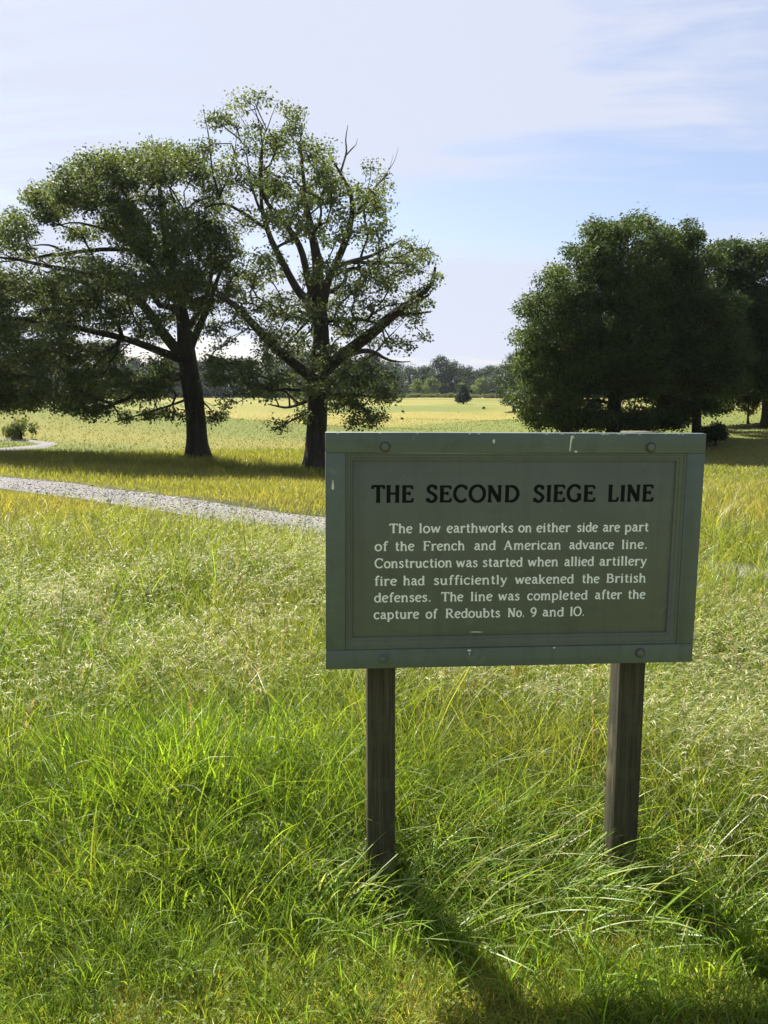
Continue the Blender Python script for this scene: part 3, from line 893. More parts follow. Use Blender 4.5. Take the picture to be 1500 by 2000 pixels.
def tree(name, label, cat, base_px, limbs, blobs, Rdepth, dens, leaf, seed, group=None, trunk_r=0.5, tint=(LEAF_DARK, LEAF_LITE),
         cl_r=(0.40, 0.75), cnt=100, flare=1.5, Y=None, twig_r=0.016, dead=(), shell=0.6, flat=0.62, limb_k=0.80):
    """limbs: chains of (px, py, depth offset m, radius m), the first one is the trunk and starts at the ground;
    blobs: (px, py, rx, ry[, density]) masses of foliage spread through the depth of the crown"""
    r = np.random.default_rng(seed)
    g = ground_at(*base_px) if Y is None else np.array([(base_px[0] - 750) / F * Y, Y, 0])
    if Y is not None:
        g[0] = at(base_px[0], base_px[1], Y)[0]
        g[2] = terr(g[0], g[1])
    Y = g[1]
    mpp = Y / F                                   # metres per pixel at the trunk
    root = thing(name, label, cat, g, 0, group)

    def W(px, py, dz=0.0):
        p = at(px, py, Y)
        # same bearing as measured, pushed back or forward about the trunk's own plane
        return np.array([p[0], Y + dz, p[2]]) - g

    bx = np.array([b[0] for b in blobs], float)
    by = np.array([b[1] for b in blobs], float)
    cx, rx_ = (bx.min() + bx.max()) / 2, (bx.max() - bx.min()) / 2 + 60
    cy, ry_ = (by.min() + by.max()) / 2, (by.max() - by.min()) / 2 + 60
    C, Rr, K = [], [], []
    for b in blobs:
        px, py, rx, ry = b[:4]
        den = b[4] if len(b) > 4 else 1.0
        area = math.pi * rx * ry * mpp * mpp
        k = max(2, int(area * dens * den + r.random()))
        for _ in range(k):
            rr = cl_r[0] + (cl_r[1] - cl_r[0]) * r.random()
            a, q = r.random() * 6.283, math.sqrt(r.random())
            ex, ey = max(rx - rr / mpp * 0.8, rx * 0.35), max(ry - rr * flat / mpp * 0.8, ry * 0.3)
            x, y = px + ex * q * math.cos(a), py + ey * q * math.sin(a)
            e = 1 - ((x - cx) / rx_) ** 2 * 0.9 - ((y - cy) / ry_) ** 2 * 0.75
            dmax = Rdepth * math.sqrt(max(e, 0.06))
            dz = (1 if r.random() < 0.5 else -1) * dmax * (r.random() ** shell)
            C.append(at(x, y, Y + dz) - g)
            Rr.append(rr * (0.8 if den < 0.6 else 1))
            K.append(int(cnt * (0.55 + 0.9 * r.random()) * min(1.0, 0.55 + den * 0.45)))
    C, Rr, K = np.array(C), np.array(Rr), np.array(K)
    tr = MB()
    lp, ll, lr = [], [], []
    for li, ch in enumerate(limbs):
        ch = [(*c_[:3], c_[3] * (1 if li == 0 else limb_k)) for c_ in ch]
        P = np.array([W(*c[:3]) for c in ch])
        R = np.array([c[3] for c in ch])
        if li == 0:
            P[0] = (0, 0, -0.35)
        n = max(6, int(np.linalg.norm(np.diff(P, axis=0), axis=1).sum() / 0.28))
        Q = smooth_line(np.column_stack([P, R]), n, 3)
        if li == 0:
            hz = np.clip(1 - (Q[:, 2] / (2.2 * R[0])), 0, 1)
            Q[:, 3] *= 1 + (flare - 1) * hz ** 2
        else:
            wig = r.normal(size=(n, 3)) * 0.03
            wig[0] = 0
            Q[:, :3] += np.cumsum(wig, 0) * np.linspace(0, 1, n)[:, None] * 0.5
        tr.tube(Q[:, :3], Q[:, 3], 14 if li == 0 else 9, wob=0.05 if li == 0 else 0.03)
        base = 0 if li == 0 else min((np.linalg.norm(np.array(lp) - Q[0, :3], axis=1) + 0).tolist()) * 0 + ll[int(np.argmin(np.linalg.norm(np.array(lp) - Q[0, :3], axis=1)))]
        sl = np.concatenate([[0], np.cumsum(np.linalg.norm(np.diff(Q[:, :3], axis=0), axis=1))]) + base
        st = (np.arange(n) > n * 0.45) if li == 0 else (np.arange(n) > n * 0.2)
        for k in range(n):
            if st[k] or li > 0 and k == 0:
                lp.append(Q[k, :3])
                ll.append(sl[k] * (1 if st[k] else 1))
                lr.append(Q[k, 3])
    nodes, twigs, wt = grow(lp, ll, C, r)
    br = tr
    nl = len(lp)
    for ids in twigs:
        rad = np.array([twig_r * 0.55 * max(wt[i], 1) ** 0.5 for i in ids])
        if ids[0] < nl:
            rad[0] = min(rad[1] * 1.25, lr[ids[0]])
        rad[-1] = max(0.006, min(rad[-1], twig_r * 0.6) if wt[ids[-1]] <= 1 else rad[-1])
        rad = np.minimum(rad, 0.17)
        br.tube(nodes[ids], rad, 6, cap=False)
    br.build('trunk', M_BARK, root, smooth=True)
    # leaves; a few strays around every mass keep the outline ragged
    V, q, c = leaf_cloud(C, Rr, K, leaf, r, flat=flat, tint=tint)
    k2 = np.maximum(1, (K * 0.14).astype(int))
    V2, q2, c2 = leaf_cloud(C, Rr * 1.25, k2, leaf, r, flat=0.8, tint=tint)
    mesh_np('crown', np.concatenate([V, V2]), np.concatenate([q, q2 + len(V)]), None, M_LEAF, root, np.concatenate([c, c2]))
    for ch in dead:
        db = MB()
        for seg in ch:
            P = np.array([W(*s[:3]) for s in seg])
            R = np.array([s[3] for s in seg])
            Q = smooth_line(np.column_stack([P, R]), max(8, 3 * len(P)), 1)
            db.tube(Q[:, :3], Q[:, 3], 6)
        db.build('dead_branch', M_DEAD, root, smooth=True)
    return root


# left oak: broad, low, leaning out to the left
A_limbs = [
    [(388, 897, 0, .40), (384, 840, 0, .36), (378, 770, 0, .34), (368, 715, 0, .34), (360, 672, 0, .30), (357, 622, 0.2, .24), (334, 554, 0.5, .19), (318, 480, 0.7, .15), (302, 400, 0.8, .10), (298, 330, 0.8, .05)],
    [(364, 705, 0, .26), (340, 672, -.3, .24), (320, 646, -.5, .22), (296, 598, -.9, .19), (256, 570, -1.2, .16), (216, 550, -1.5, .13), (168, 540, -1.8, .10), (90, 525, -2.1, .06), (20, 520, -2.2, .03)],
    [(368, 690, 0, .22), (376, 660, .2, .18), (392, 622, .4, .16), (402, 590, .6, .13), (409, 545, .7, .09), (425, 500, .6, .05)],
    [(358, 650, .2, .18), (376, 605, 1.0, .14), (386, 560, 1.6, .10), (392, 500, 2.0, .06), (390, 420, 2.2, .03)],
    [(345, 585, .3, .16), (310, 540, .8, .14), (280, 505, 1.2, .12), (256, 478, 1.2, .11), (216, 472, 1.0, .10), (152, 478, .8, .09), (92, 484, .6, .08), (70, 490, .5, .06), (20, 497, .4, .04), (-30, 500, .3, .02)],
    [(256, 478, 1.2, .09), (230, 455, 1.0, .07), (185, 435, .6, .06), (140, 425, .2, .04), (100, 440, 0, .02)],
    [(108, 483, .6, .06), (92, 472, .6, .05), (70, 465, .8, .04), (30, 470, 1.0, .02)],
    [(350, 700, 0, .20), (328, 690, -.6, .18), (280, 668, -1.6, .14), (200, 648, -2.5, .11), (120, 636, -3.0, .08), (60, 628, -3.2, .05), (0, 622, -3.4, .03)],
    [(366, 735, 0, .17), (330, 728, .8, .14), (280, 735, 1.8, .10), (220, 745, 2.6, .07), (140, 755, 3.2, .04), (60, 760, 3.4, .02)],
    [(325, 520, .7, .13), (300, 470, .2, .11), (270, 410, -.3, .08), (230, 360, -.6, .05), (200, 320, -.8, .03)],
    [(376, 775, 0, .07), (350, 790, -.7, .05), (320, 800, -1.4, .04), (290, 812, -1.8, .025), (255, 822, -2.0, .015)],
    [(380, 775, 0, .06), (402, 780, -.5, .04), (425, 800, -.8, .03), (440, 822, -1.0, .015)],
]
A_blobs = [(305, 318, 78, 52, 1.2), (190, 345, 92, 56, 1.2), (245, 330, 60, 40), (95, 395, 66, 50, 1.2), (30, 448, 56, 40), (150, 385, 60, 45), (372, 330, 50, 48), (410, 385, 45, 45, .7),
           (330, 455, 105, 55, 1.4), (240, 420, 72, 50, 1.1), (425, 490, 62, 60, 1.1), (300, 540, 115, 58, 1.3), (160, 560, 100, 42, 1.1), (190, 520, 60, 25, .8), (55, 560, 90, 46, 1.1), (-10, 570, 70, 55),
           (-30, 490, 50, 45, .6), (160, 612, 125, 48, 1.2), (50, 650, 110, 50, 1.1), (-20, 650, 70, 80), (130, 698, 130, 45, 1.2), (10, 740, 90, 50, 1.1), (210, 755, 110, 46, 1.2), (90, 775, 120, 34, 1.2), (300, 735, 55, 48, 1.0),
           (382, 565, 55, 52, .9), (290, 640, 60, 40, .7), (0, 780, 90, 32, 1), (170, 800, 60, 22, .9), (262, 812, 60, 15, .5), (310, 805, 40, 20, .5), (425, 810, 32, 26, .5), (345, 812, 18, 18, .4), (-80, 600, 60, 90), (-70, 720, 60, 70),
           (330, 600, 40, 40, .5), (440, 560, 36, 40, .8), (170, 458, 60, 22, .8), (60, 505, 55, 20, .5), (150, 505, 60, 20, .7), (300, 392, 90, 26, .6), (250, 470, 40, 30, .9), (40, 480, 40, 18, .5), (380, 640, 40, 40, .35), (420, 620, 30, 40, .5), (210, 690, 50, 30, .8)]
tree('oak_tree', 'wide spreading oak with a dense low crown reaching the left edge', 'tree', (388, 897), A_limbs, A_blobs, 4.3, 8.2, 0.095, 11,
     cl_r=(0.32, 0.62), cnt=132, tint=(np.array((0.042, 0.068, 0.036)), np.array((0.120, 0.155, 0.068))))

# middle oak: tall, thin and ragged with dead tips
B_limbs = [
    [(617, 921, 0, .40), (618, 860, 0, .35), (619, 790, 0, .32), (624, 720, 0, .32), (628, 650, 0, .26), (622, 570, .1, .22), (618, 500, .2, .16), (600, 420, .3, .10), (590, 340, .3, .06), (585, 270, .3, .03)],
    [(616, 745, 0, .24), (604, 730, -.2, .22), (572, 708, -.5, .20), (534, 674, -.8, .18), (505, 640, -1.1, .16), (484, 614, -1.3, .14), (462, 598, -1.5, .12), (440, 588, -1.6, .08)],
    [(622, 735, 0, .28), (652, 708, -.2, .26), (700, 674, -.6, .24), (740, 646, -1.0, .21), (772, 618, -1.2, .18), (812, 594, -1.3, .13), (836, 580, -1.3, .09), (838, 576, -1.3, .08), (843, 538, -1.3, .05)],
    [(765, 622, -1.2, .12), (800, 604, -1.6, .09), (832, 590, -1.8, .05)],
    [(772, 620, -1.2, .10), (800, 620, -1.0, .07), (838, 614, -.9, .03)],
    [(640, 705, 0, .17), (672, 692, .8, .14), (720, 676, 1.8, .10), (764, 706, 2.6, .05), (800, 705, 3.0, .02)],
    [(624, 600, 0, .20), (600, 590, .2, .19), (576, 564, .4, .17), (556, 522, .7, .15), (532, 482, .9, .13), (512, 432, 1.0, .11), (502, 390, 1.0, .08), (508, 320, .8, .05), (512, 250, .6, .03), (500, 200, .5, .014)],
    [(612, 585, 0, .16), (604, 548, -.4, .15), (596, 502, -.8, .13), (580, 466, -1.1, .11), (552, 444, -1.3, .09), (524, 412, -1.5, .07), (515, 350, -1.5, .04), (530, 280, -1.4, .02)],
    [(632, 600, 0, .18), (638, 550, -.2, .16), (660, 520, -.6, .15), (676, 482, -.8, .13), (692, 432, -1.0, .10), (686, 390, -1.0, .08), (660, 345, -.9, .05), (640, 310, -.9, .025)],
    [(655, 525, -.5, .12), (700, 504, .4, .09), (740, 482, 1.2, .06), (784, 448, 1.8, .03)],
    [(690, 440, -1, .07), (728, 380, -.5, .05), (757, 345, -.2, .025)],
    [(690, 510, .3, .08), (750, 500, 1.2, .06), (810, 502, 1.5, .035)],
    [(512, 435, 1.0, .08), (470, 410, .6, .07), (450, 398, .2, .06), (428, 384, 0, .05), (405, 405, -.2, .03)],
    [(430, 386, 0, .05), (415, 340, -.3, .04), (418, 280, -.4, .025), (408, 235, -.5, .012)],
    [(428, 384, 0, .045), (445, 340, .3, .035), (457, 285, .5, .02), (455, 225, .5, .012)],
    [(500, 400, 1.0, .06), (474, 330, .6, .04), (476, 300, .5, .025), (470, 280, .4, .015)],
    [(606, 780, 0, .10), (580, 790, 1.2, .07), (540, 800, 2.0, .05), (500, 790, 2.6, .03)],
    [(632, 770, 0, .11), (680, 770, 1.0, .08), (730, 775, 1.9, .05), (760, 770, 2.4, .03)],
    [(608, 800, 0, .05), (580, 820, -1.2, .035), (545, 838, -1.8, .02)],
]
B_blobs = [(500, 190, 38, 20, .6), (462, 198, 22, 26, .7), (420, 232, 42, 26, .9), (400, 285, 30, 38, .8), (460, 240, 22, 26, .6), (590, 228, 32, 26, .7), (552, 215, 22, 22, .4), (505, 275, 62, 40, .8), (560, 275, 50, 42, .8), (625, 300, 50, 36, .9),
           (640, 335, 48, 40, 1), (722, 322, 26, 26, .5), (735, 368, 42, 42, .8), (445, 330, 46, 46, .7), (510, 360, 78, 42, 1.1), (590, 360, 75, 50, 1.2), (680, 395, 66, 46, 1.1), (742, 425, 42, 42, .9), (425, 420, 40, 30, .4), (475, 430, 40, 36, .6),
           (570, 435, 75, 42, 1.1), (650, 450, 66, 42, 1.0), (735, 470, 48, 34, .8), (795, 472, 34, 26, .4), (815, 508, 48, 38, .9), (850, 540, 26, 30, .5), (760, 530, 58, 44, 1.1), (695, 555, 75, 42, 1.1), (620, 530, 70, 40, .8), (520, 520, 56, 40, .9), (480, 555, 46, 44, 1.0),
           (560, 600, 76, 42, 1), (475, 620, 46, 40, .8), (435, 655, 34, 40, .5), (650, 625, 76, 42, 1.1), (745, 610, 56, 36, .9), (808, 620, 36, 34, .8), (815, 570, 40, 28, .8), (830, 600, 20, 20, .6), (838, 655, 24, 26, .4), (800, 685, 42, 22, .4), (755, 665, 50, 26, .8), (560, 675, 66, 44, 1.1), (490, 705, 56, 42, 1.1),
           (432, 735, 42, 44, 1.1), (640, 695, 56, 34, 1.0), (700, 722, 56, 34, 1.2), (738, 758, 50, 42, 1.5), (680, 780, 56, 42, 1.5), (718, 812, 46, 24, 1.5), (570, 760, 58, 40, 1.3), (505, 765, 56, 28, 1.2), (548, 828, 42, 16, .7), (590, 805, 28, 26, .9), (690, 826, 38, 14, 1.0), (450, 785, 40, 20, .6), (415, 700, 30, 40, .8), (520, 650, 40, 30, .7), (700, 640, 50, 30, .6), (640, 740, 50, 40, 1.2)]
B_dead = [
    [[(668, 352, -.9, .035), (680, 312, -.9, .028), (677, 290, -.9, .02), (682, 262, -.9, .008)], [(676, 322, -.9, .024), (692, 302, -.8, .02), (697, 299, -.8, .01), (700, 285, -.8, .005)]],
    [[(726, 385, -.5, .02), (752, 350, -.4, .014), (772, 318, -.3, .008), (778, 292, -.3, .004)], [(760, 338, -.4, .008), (768, 312, -.5, .004)]],
    [[(810, 505, 1.5, .025), (826, 488, 1.5, .02), (838, 468, 1.5, .014), (845, 450, 1.5, .006)], [(838, 470, 1.5, .01), (832, 456, 1.6, .004)]],
    [[(513, 245, .6, .022), (498, 218, .5, .016), (480, 196, .4, .01), (468, 180, .4, .004)], [(515, 245, .6, .018), (526, 212, .6, .012), (536, 188, .6, .004)]],
    [[(752, 480, 1.3, .022), (770, 462, 1.6, .016), (786, 447, 1.8, .006)]],
]
tree('oak_tree', 'tall ragged oak with bare dead tips standing behind the left end of the sign', 'tree', (619, 919), B_limbs, B_blobs, 3.8, 8.6, 0.092, 23,
     cl_r=(0.24, 0.50), cnt=66, dead=B_dead, tint=(np.array((0.042, 0.067, 0.036)), np.array((0.118, 0.152, 0.068))))

# right group
C_limbs = [
    [(1199, 850, 0, .38), (1199, 800, 0, .34), (1200, 740, 0, .30), (1204, 660, 0, .24), (1210, 580, 0, .16), (1214, 500, 0, .08)],
    [(1199, 760, 0, .20), (1160, 700, -.8, .16), (1110, 640, -1.6, .11), (1060, 600, -2.2, .05)],
    [(1200, 740, 0, .20), (1240, 680, -.8, .16), (1290, 610, -1.6, .10), (1310, 530, -2.0, .05)],
    [(1200, 700, 0, .16), (1180, 620, 1.2, .12), (1160, 540, 2.0, .06), (1150, 480, 2.2, .03)],
    [(1199, 790, 0, .13), (1150, 780, -1.4, .09), (1090, 785, -2.4, .05), (1040, 800, -3.0, .02)],
    [(1201, 780, 0, .13), (1250, 770, -1.6, .09), (1300, 780, -2.6, .05)],
]
C_blobs = [(1205, 455, 42, 26), (1168, 440, 20, 14), (1245, 424, 18, 12), (1266, 438, 14, 14), (1118, 492, 18, 14), (1086, 530, 20, 14), (1056, 548, 14, 14), (1026, 605, 18, 16), (1020, 660, 16, 22), (1014, 715, 18, 24), (1012, 770, 18, 20), (1284, 450, 14, 16), (1240, 440, 40, 24), (1165, 470, 45, 36), (1150, 510, 46, 40), (1220, 500, 80, 46, 1.3), (1085, 545, 36, 28, .8), (1110, 580, 60, 44, 1.2), (1060, 600, 50, 34, 1), (1180, 570, 80, 50, 1.5), (1270, 560, 70, 60, 1.5), (1300, 480, 40, 40),
           (1050, 650, 44, 46, 1.2), (1120, 650, 80, 50, 1.5), (1210, 650, 90, 56, 1.6), (1300, 650, 66, 60, 1.6), (1040, 720, 42, 50, 1.3), (1110, 730, 80, 50, 1.6), (1200, 740, 90, 50, 1.6), (1290, 740, 70, 56, 1.6), (1050, 785, 48, 36, 1.3), (1120, 800, 66, 34, 1.5),
           (1030, 815, 34, 20, .8), (1180, 812, 46, 24, 1.0), (1255, 812, 60, 24, 1.0), (1090, 832, 60, 16, .9), (1250, 838, 60, 12, .7), (1180, 824, 90, 16, 1.5), (1285, 826, 66, 16, 1.4), (1095, 816, 70, 24, 1.5), (1340, 806, 30, 22, 1.0), (1080, 690, 60, 30, 1.3), (1160, 690, 70, 30, 1.4), (1240, 695, 70, 30, 1.4), (1320, 815, 30, 24, .9)]
TC = tree('broadleaf_tree', 'dense dark green tree with foliage down to the grass behind the sign board', 'tree', (1199, 866), C_limbs, C_blobs, 4.6, 4.8, 0.125, 31,
          cl_r=(0.45, 0.85), cnt=170, tint=(np.array((0.016, 0.036, 0.012)), np.array((0.062, 0.092, 0.024))))
D_limbs = [
    [(1361, 850, 0, .25), (1361, 800, 0, .22), (1358, 740, 0, .20), (1350, 640, 0, .16), (1345, 560, 0, .11), (1345, 480, 0, .05)],
    [(1360, 740, 0, .14), (1390, 680, .6, .11), (1420, 620, 1.2, .07), (1440, 580, 1.5, .03)],
    [(1356, 700, 0, .14), (1320, 640, -.6, .10), (1300, 580, -1.2, .06), (1290, 500, -1.4, .03)],
]
D_blobs = [(1392, 505, 26, 26, 1.2), (1350, 455, 26, 22), (1340, 480, 40, 36), (1300, 465, 30, 26), (1320, 530, 56, 46, 1.4), (1358, 548, 36, 46, 1.4), (1300, 600, 70, 50, 1.5), (1380, 610, 62, 50, 1.5), (1340, 670, 80, 50, 1.6), (1410, 680, 50, 50, 1.4), (1330, 740, 76, 46, 1.6), (1400, 745, 40, 46, 1.3), (1430, 610, 40, 45, 1.3), (1440, 680, 42, 45, 1.4), (1430, 735, 36, 38, 1.3), (1345, 438, 16, 12), (1350, 468, 14, 20), (1310, 790, 50, 26, 1.1), (1385, 790, 40, 20, .9)]
tree('broadleaf_tree', 'dark tree with a thin bare trunk above the right end of the sign', 'tree', (1361, 862), D_limbs, D_blobs, 3.6, 4.8, 0.125, 37,
     cl_r=(0.45, 0.85), cnt=170, tint=(np.array((0.015, 0.033, 0.011)), np.array((0.054, 0.082, 0.022))), twig_r=0.014)
E_limbs = [
    [(1500, 830, 0, .34), (1500, 780, 0, .32), (1492, 700, 0, .26), (1480, 620, 0, .20), (1470, 540, 0, .10), (1465, 490, 0, .05)],
    [(1496, 720, 0, .2), (1540, 650, 0, .15), (1580, 580, 0, .08)], [(1490, 690, 0, .18), (1440, 630, 0, .12), (1410, 560, 0, .06)]]
E_blobs = [(1398, 494, 34, 20, 1.4), (1432, 486, 34, 18, 1.3), (1455, 590, 44, 40, 1.4), (1468, 530, 40, 30, 1.2), (1490, 620, 44, 40, 1.3), (1470, 492, 42, 22, 1), (1400, 500, 36, 24, .9), (1440, 520, 50, 34, 1), (1510, 500, 50, 34, 1), (1570, 540, 60, 60), (1410, 560, 50, 36, 1.2), (1480, 570, 56, 24, .7), (1540, 600, 70, 56), (1450, 640, 60, 40, 1.4), (1520, 660, 70, 50, 1.4), (1600, 650, 70, 80), (1470, 700, 60, 44, 1.5), (1550, 720, 80, 50, 1.4), (1420, 745, 44, 50, 1.4), (1490, 750, 40, 30, 1.0), (1630, 740, 60, 60), (1400, 790, 40, 20, 1.2), (1560, 780, 70, 24)]
tree('broadleaf_tree', 'paler rounded tree cut by the right edge of the picture', 'tree', (1500, 800), E_limbs, E_blobs, 4.5, 6.0, 0.15, 41, Y=50,
     cl_r=(0.6, 1.1), cnt=130, tint=(np.array((0.015, 0.031, 0.012)), np.array((0.045, 0.070, 0.024))), twig_r=0.02)
tree('sapling', 'small pale leafy sapling on the slope at the right edge', 'young tree', (1462, 812), [[(1462, 812, 0, .07), (1462, 780, 0, .05), (1462, 745, 0, .02)]],
     [(1460, 752, 28, 20, 1.2), (1452, 780, 26, 20, 1.2), (1478, 775, 22, 24, 1.2), (1462, 800, 22, 10, 1)], 1.0, 9, 0.15, 43, cl_r=(0.25, 0.42), cnt=50,
     tint=(np.array((0.07, 0.10, 0.04)), np.array((0.14, 0.17, 0.07))), twig_r=0.008, Y=52)
tree('dark_shrub', 'low dark round shrub beside the right corner of the sign', 'shrub', (1400, 860), [[(1398, 861, 0, .05), (1398, 848, 0, .04), (1396, 832, 0, .02)]],
     [(1385, 845, 20, 16, 1.6), (1402, 840, 16, 18, 1.6), (1395, 852, 28, 9, 1.8), (1412, 850, 10, 8, 1)], 0.7, 22, 0.11, 47, cl_r=(0.20, 0.34), cnt=60,
     tint=(np.array((0.018, 0.030, 0.012)), np.array((0.040, 0.060, 0.02))), twig_r=0.006, Y=41)


# ------------------------------------------------------------------ far trees
def far_template(seed, h, w_, tint, shape='round', leaf=0.42, n=60, m=110):
    r = np.random.default_rng(seed)
    C, R = [], []
    for k in range(n):
        t = 0.16 + 0.84 * (k + r.random()) / n
        if shape == 'round':
            pr = math.sin(math.pi * min(1, (0.12 + 0.86 * t) ** 0.9)) ** 0.6
        elif shape == 'tall':
            pr = (0.75 if t < 0.45 else 1.0) * math.sin(math.pi * min(1, (0.25 + 0.72 * t))) ** 0.5
        else:
            pr = (1 - t) ** 0.85 + 0.04
        a = r.random() * 6.283
        q = (r.random() ** 0.5) * (0.95 if shape != 'cone' else 0.75)
        C.append((math.cos(a) * q * pr * w_ / 2, math.sin(a) * q * pr * w_ / 2, h * t * 0.95))
        R.append((0.10 + 0.09 * r.random()) * (w_ if shape != 'cone' else w_ * (0.25 + 1.1 * (1 - t))) * 0.95)
    C, R = np.array(C), np.array(R)
    V, q, c = leaf_cloud(C, R, np.full(n, m), leaf, r, flat=0.72, up=0.4, tint=tint)
    V[:, 2] = np.maximum(V[:, 2], 0.05)
    tb = MB()
    tb.tube([(0, 0, -0.5), (0.05, 0, h * 0.3), (0.0, 0.1, h * 0.6), (0, 0, h * 0.92)], [w_ * 0.045, w_ * 0.035, w_ * 0.02, 0.03], 6)
    for k in range(0, n, 3):
        zz = C[k][2] * 0.72
        tb.tube([(0, 0, zz), C[k] * (0.5, 0.5, 0.86) + (0, 0, 0), C[k]], [w_ * 0.014, w_ * 0.009, 0.02], 4, cap=False)
    a = mesh_np('crown', V, q, None, M_FARLEAF, None, c)
    b = tb.build('trunk', M_BARK)
    return a, b


def place_far(tpl, name, label, cat, p, s, rz, group=None, first=[]):
    root = thing(name, label, cat, p, rz, group)
    root.scale = s
    for o in tpl:
        if o.name in first or o.parent is not None:
            o2 = o.copy()
            COL.objects.link(o2)
        else:
            o2 = o
        o2.parent = root
    return root


HZ_D, HZ_L = np.array((0.013, 0.030, 0.015)), np.array((0.044, 0.072, 0.026))
BR_D, BR_L = np.array((0.075, 0.125, 0.024)), np.array((0.155, 0.205, 0.042))
T_round = far_template(101, 12.5, 13, (HZ_D, HZ_L))
T_tall = far_template(102, 14, 10.5, (HZ_D, HZ_L), 'tall')
T_wide = far_template(103, 11, 14, (HZ_D * 1.1, HZ_L * 1.1))
T_lite = far_template(104, 7, 7.5, (BR_D, BR_L), 'round', 0.45, 34, 60)
T_cone = far_template(105, 4.2, 4.2, (np.array((0.008, 0.018, 0.010)), np.array((0.020, 0.036, 0.016))), 'cone', 0.22, 130, 80)
T_bush = far_template(106, 1.3, 3.4, (np.array((0.10, 0.125, 0.045)), np.array((0.19, 0.21, 0.09))), 'round', 0.25, 26, 50)
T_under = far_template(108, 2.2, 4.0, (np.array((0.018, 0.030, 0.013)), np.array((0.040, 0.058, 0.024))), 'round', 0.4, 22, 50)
T_dark = far_template(107, 0.5, 0.9, (np.array((0.02, 0.03, 0.012)), np.array((0.04, 0.055, 0.02))), 'round', 0.10, 16, 34)

r_ = np.random.default_rng(5)


def far_at(px, Y):
    x = (px - 750) / F * Y / math.cos(PITCH) * 1.0
    x = at(px, 775, Y)[0]
    return (x, Y, float(terr(x, Y)) - 0.1)


# the gap between the oaks and the right-hand trees: each one placed on its own
gap = [(800, 300, T_wide, 1.00, 'far hazy broad tree just right of the tall oak'),
       (832, 292, T_tall, 0.78, 'far rounded tree between the oak and the tallest of the treeline'),
       (862, 286, T_tall, 1.02, 'tallest far dark tree of the gap in the middle of the treeline'),
       (882, 290, T_round, 1.00, 'far dark tree right beside the tallest tree of the gap'),
       (912, 305, T_round, 0.90, 'far dark tree directly above the cone shaped cedar'),
       (938, 310, T_tall, 0.76, 'far thin topped tree to the right of the cedar'),
       (958, 300, T_round, 0.84, 'far tree at the low dip of the treeline'),
       (985, 285, T_wide, 1.02, 'far tree next to the large dark tree at the right')]
for px, Y, tp, s, lab in gap:
    place_far(tp, 'treeline_tree', lab, 'tree', far_at(px, Y), (s * (0.95 + 0.1 * r_.random()),) * 2 + (s,), r_.random() * 6.28, 'trees of the far treeline')
lite = [(816, 280, 0.85, 'bright green tree low in the treeline nearest the tall oak'), (842, 277, 0.95, 'bright green tree in front of the tallest far tree'),
        (899, 280, 0.72, 'bright green round tree just behind the tip of the cedar'), (925, 292, 0.62, 'pale green tree low between two bright ones'), (940, 282, 0.95, 'bright green tree right of the cedar')]
for px, Y, s, lab in lite:
    place_far(T_lite, 'treeline_tree', lab, 'tree', far_at(px, Y), (s,) * 3, r_.random() * 6.28, 'bright green trees of the far treeline')
# the rest of the treeline, seen only through the crowns of the oaks and past the right-hand trees
for k, px in enumerate(list(range(-120, 790, 38)) + list(range(1010, 1640, 45))):
    Y = 235 + 50 * r_.random() - (45 if px > 1000 else 0)
    tp = [T_round, T_tall, T_wide][k % 3]
    s = 0.85 + 0.35 * r_.random()
    place_far(tp, 'treeline_tree', 'far dark tree glimpsed through the crowns of nearer trees', 'tree', far_at(px + r_.normal() * 8, Y), (s, s, s), r_.random() * 6.28, 'treeline behind the nearer trees')
for k, px in enumerate(range(-100, 1640, 62)):
    Y = 325 + 25 * r_.random()
    s = 0.95 + 0.25 * r_.random()
    place_far([T_round, T_wide, T_tall][k % 3], 'treeline_tree', 'dark tree in the back row of the far treeline', 'tree', far_at(px, Y), (s * 1.25, s * 1.25, s * (0.85 if 780 < px < 1000 else 1)), r_.random() * 6.28, 'back row of the far treeline')
# mid distance: a hazy tree left of the big right-hand tree, the cedar
place_far(T_tall, 'broadleaf_tree', 'grey-green tree half hidden by the left side of the big dark tree', 'tree', (*ground_at(1004, 803)[:2], ground_at(1004, 803)[2]), (0.62, 0.62, 0.52), 1.0)
g = ground_at(905, 789)
cs = 33 * g[1] / F / 4.2
place_far(T_cone, 'cedar_tree', 'small dark cone shaped cedar alone in the far field', 'tree', g, (cs * 1.35, cs * 1.35, cs * 1.1), 0.4)
for px, py in ((785, 818), (945, 797), (787, 804)):
    g = ground_at(px, py + 2)
    lab = {785: 'small dark weed clump in the yellow field nearest the sign top', 945: 'small dark weed clump in the field right of the cedar', 787: 'faint dark weed clump farther off in the yellow field'}[px]
    s = 8.0 * g[1] / F / 0.9
    place_far(T_dark, 'weed_clump', lab, 'weed', g, (s, s, s), px)
for k, px in enumerate(range(790, 1012, 13)):
    if 893 < px < 918:
        continue
    g = far_at(px, 262 + 4 * r_.random())
    s = 0.8 + 0.35 * r_.random()
    place_far(T_bush, 'hedge_bush', 'pale bush in the low hedge at the foot of the far treeline', 'bush', g, (s, s, s), r_.random() * 6.28, 'low pale hedge along the far field')
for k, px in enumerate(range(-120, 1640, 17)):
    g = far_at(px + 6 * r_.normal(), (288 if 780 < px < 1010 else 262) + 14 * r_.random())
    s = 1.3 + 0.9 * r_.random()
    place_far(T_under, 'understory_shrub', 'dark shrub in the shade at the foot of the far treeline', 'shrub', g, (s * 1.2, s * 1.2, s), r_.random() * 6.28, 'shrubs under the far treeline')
g = ground_at(42, 858)
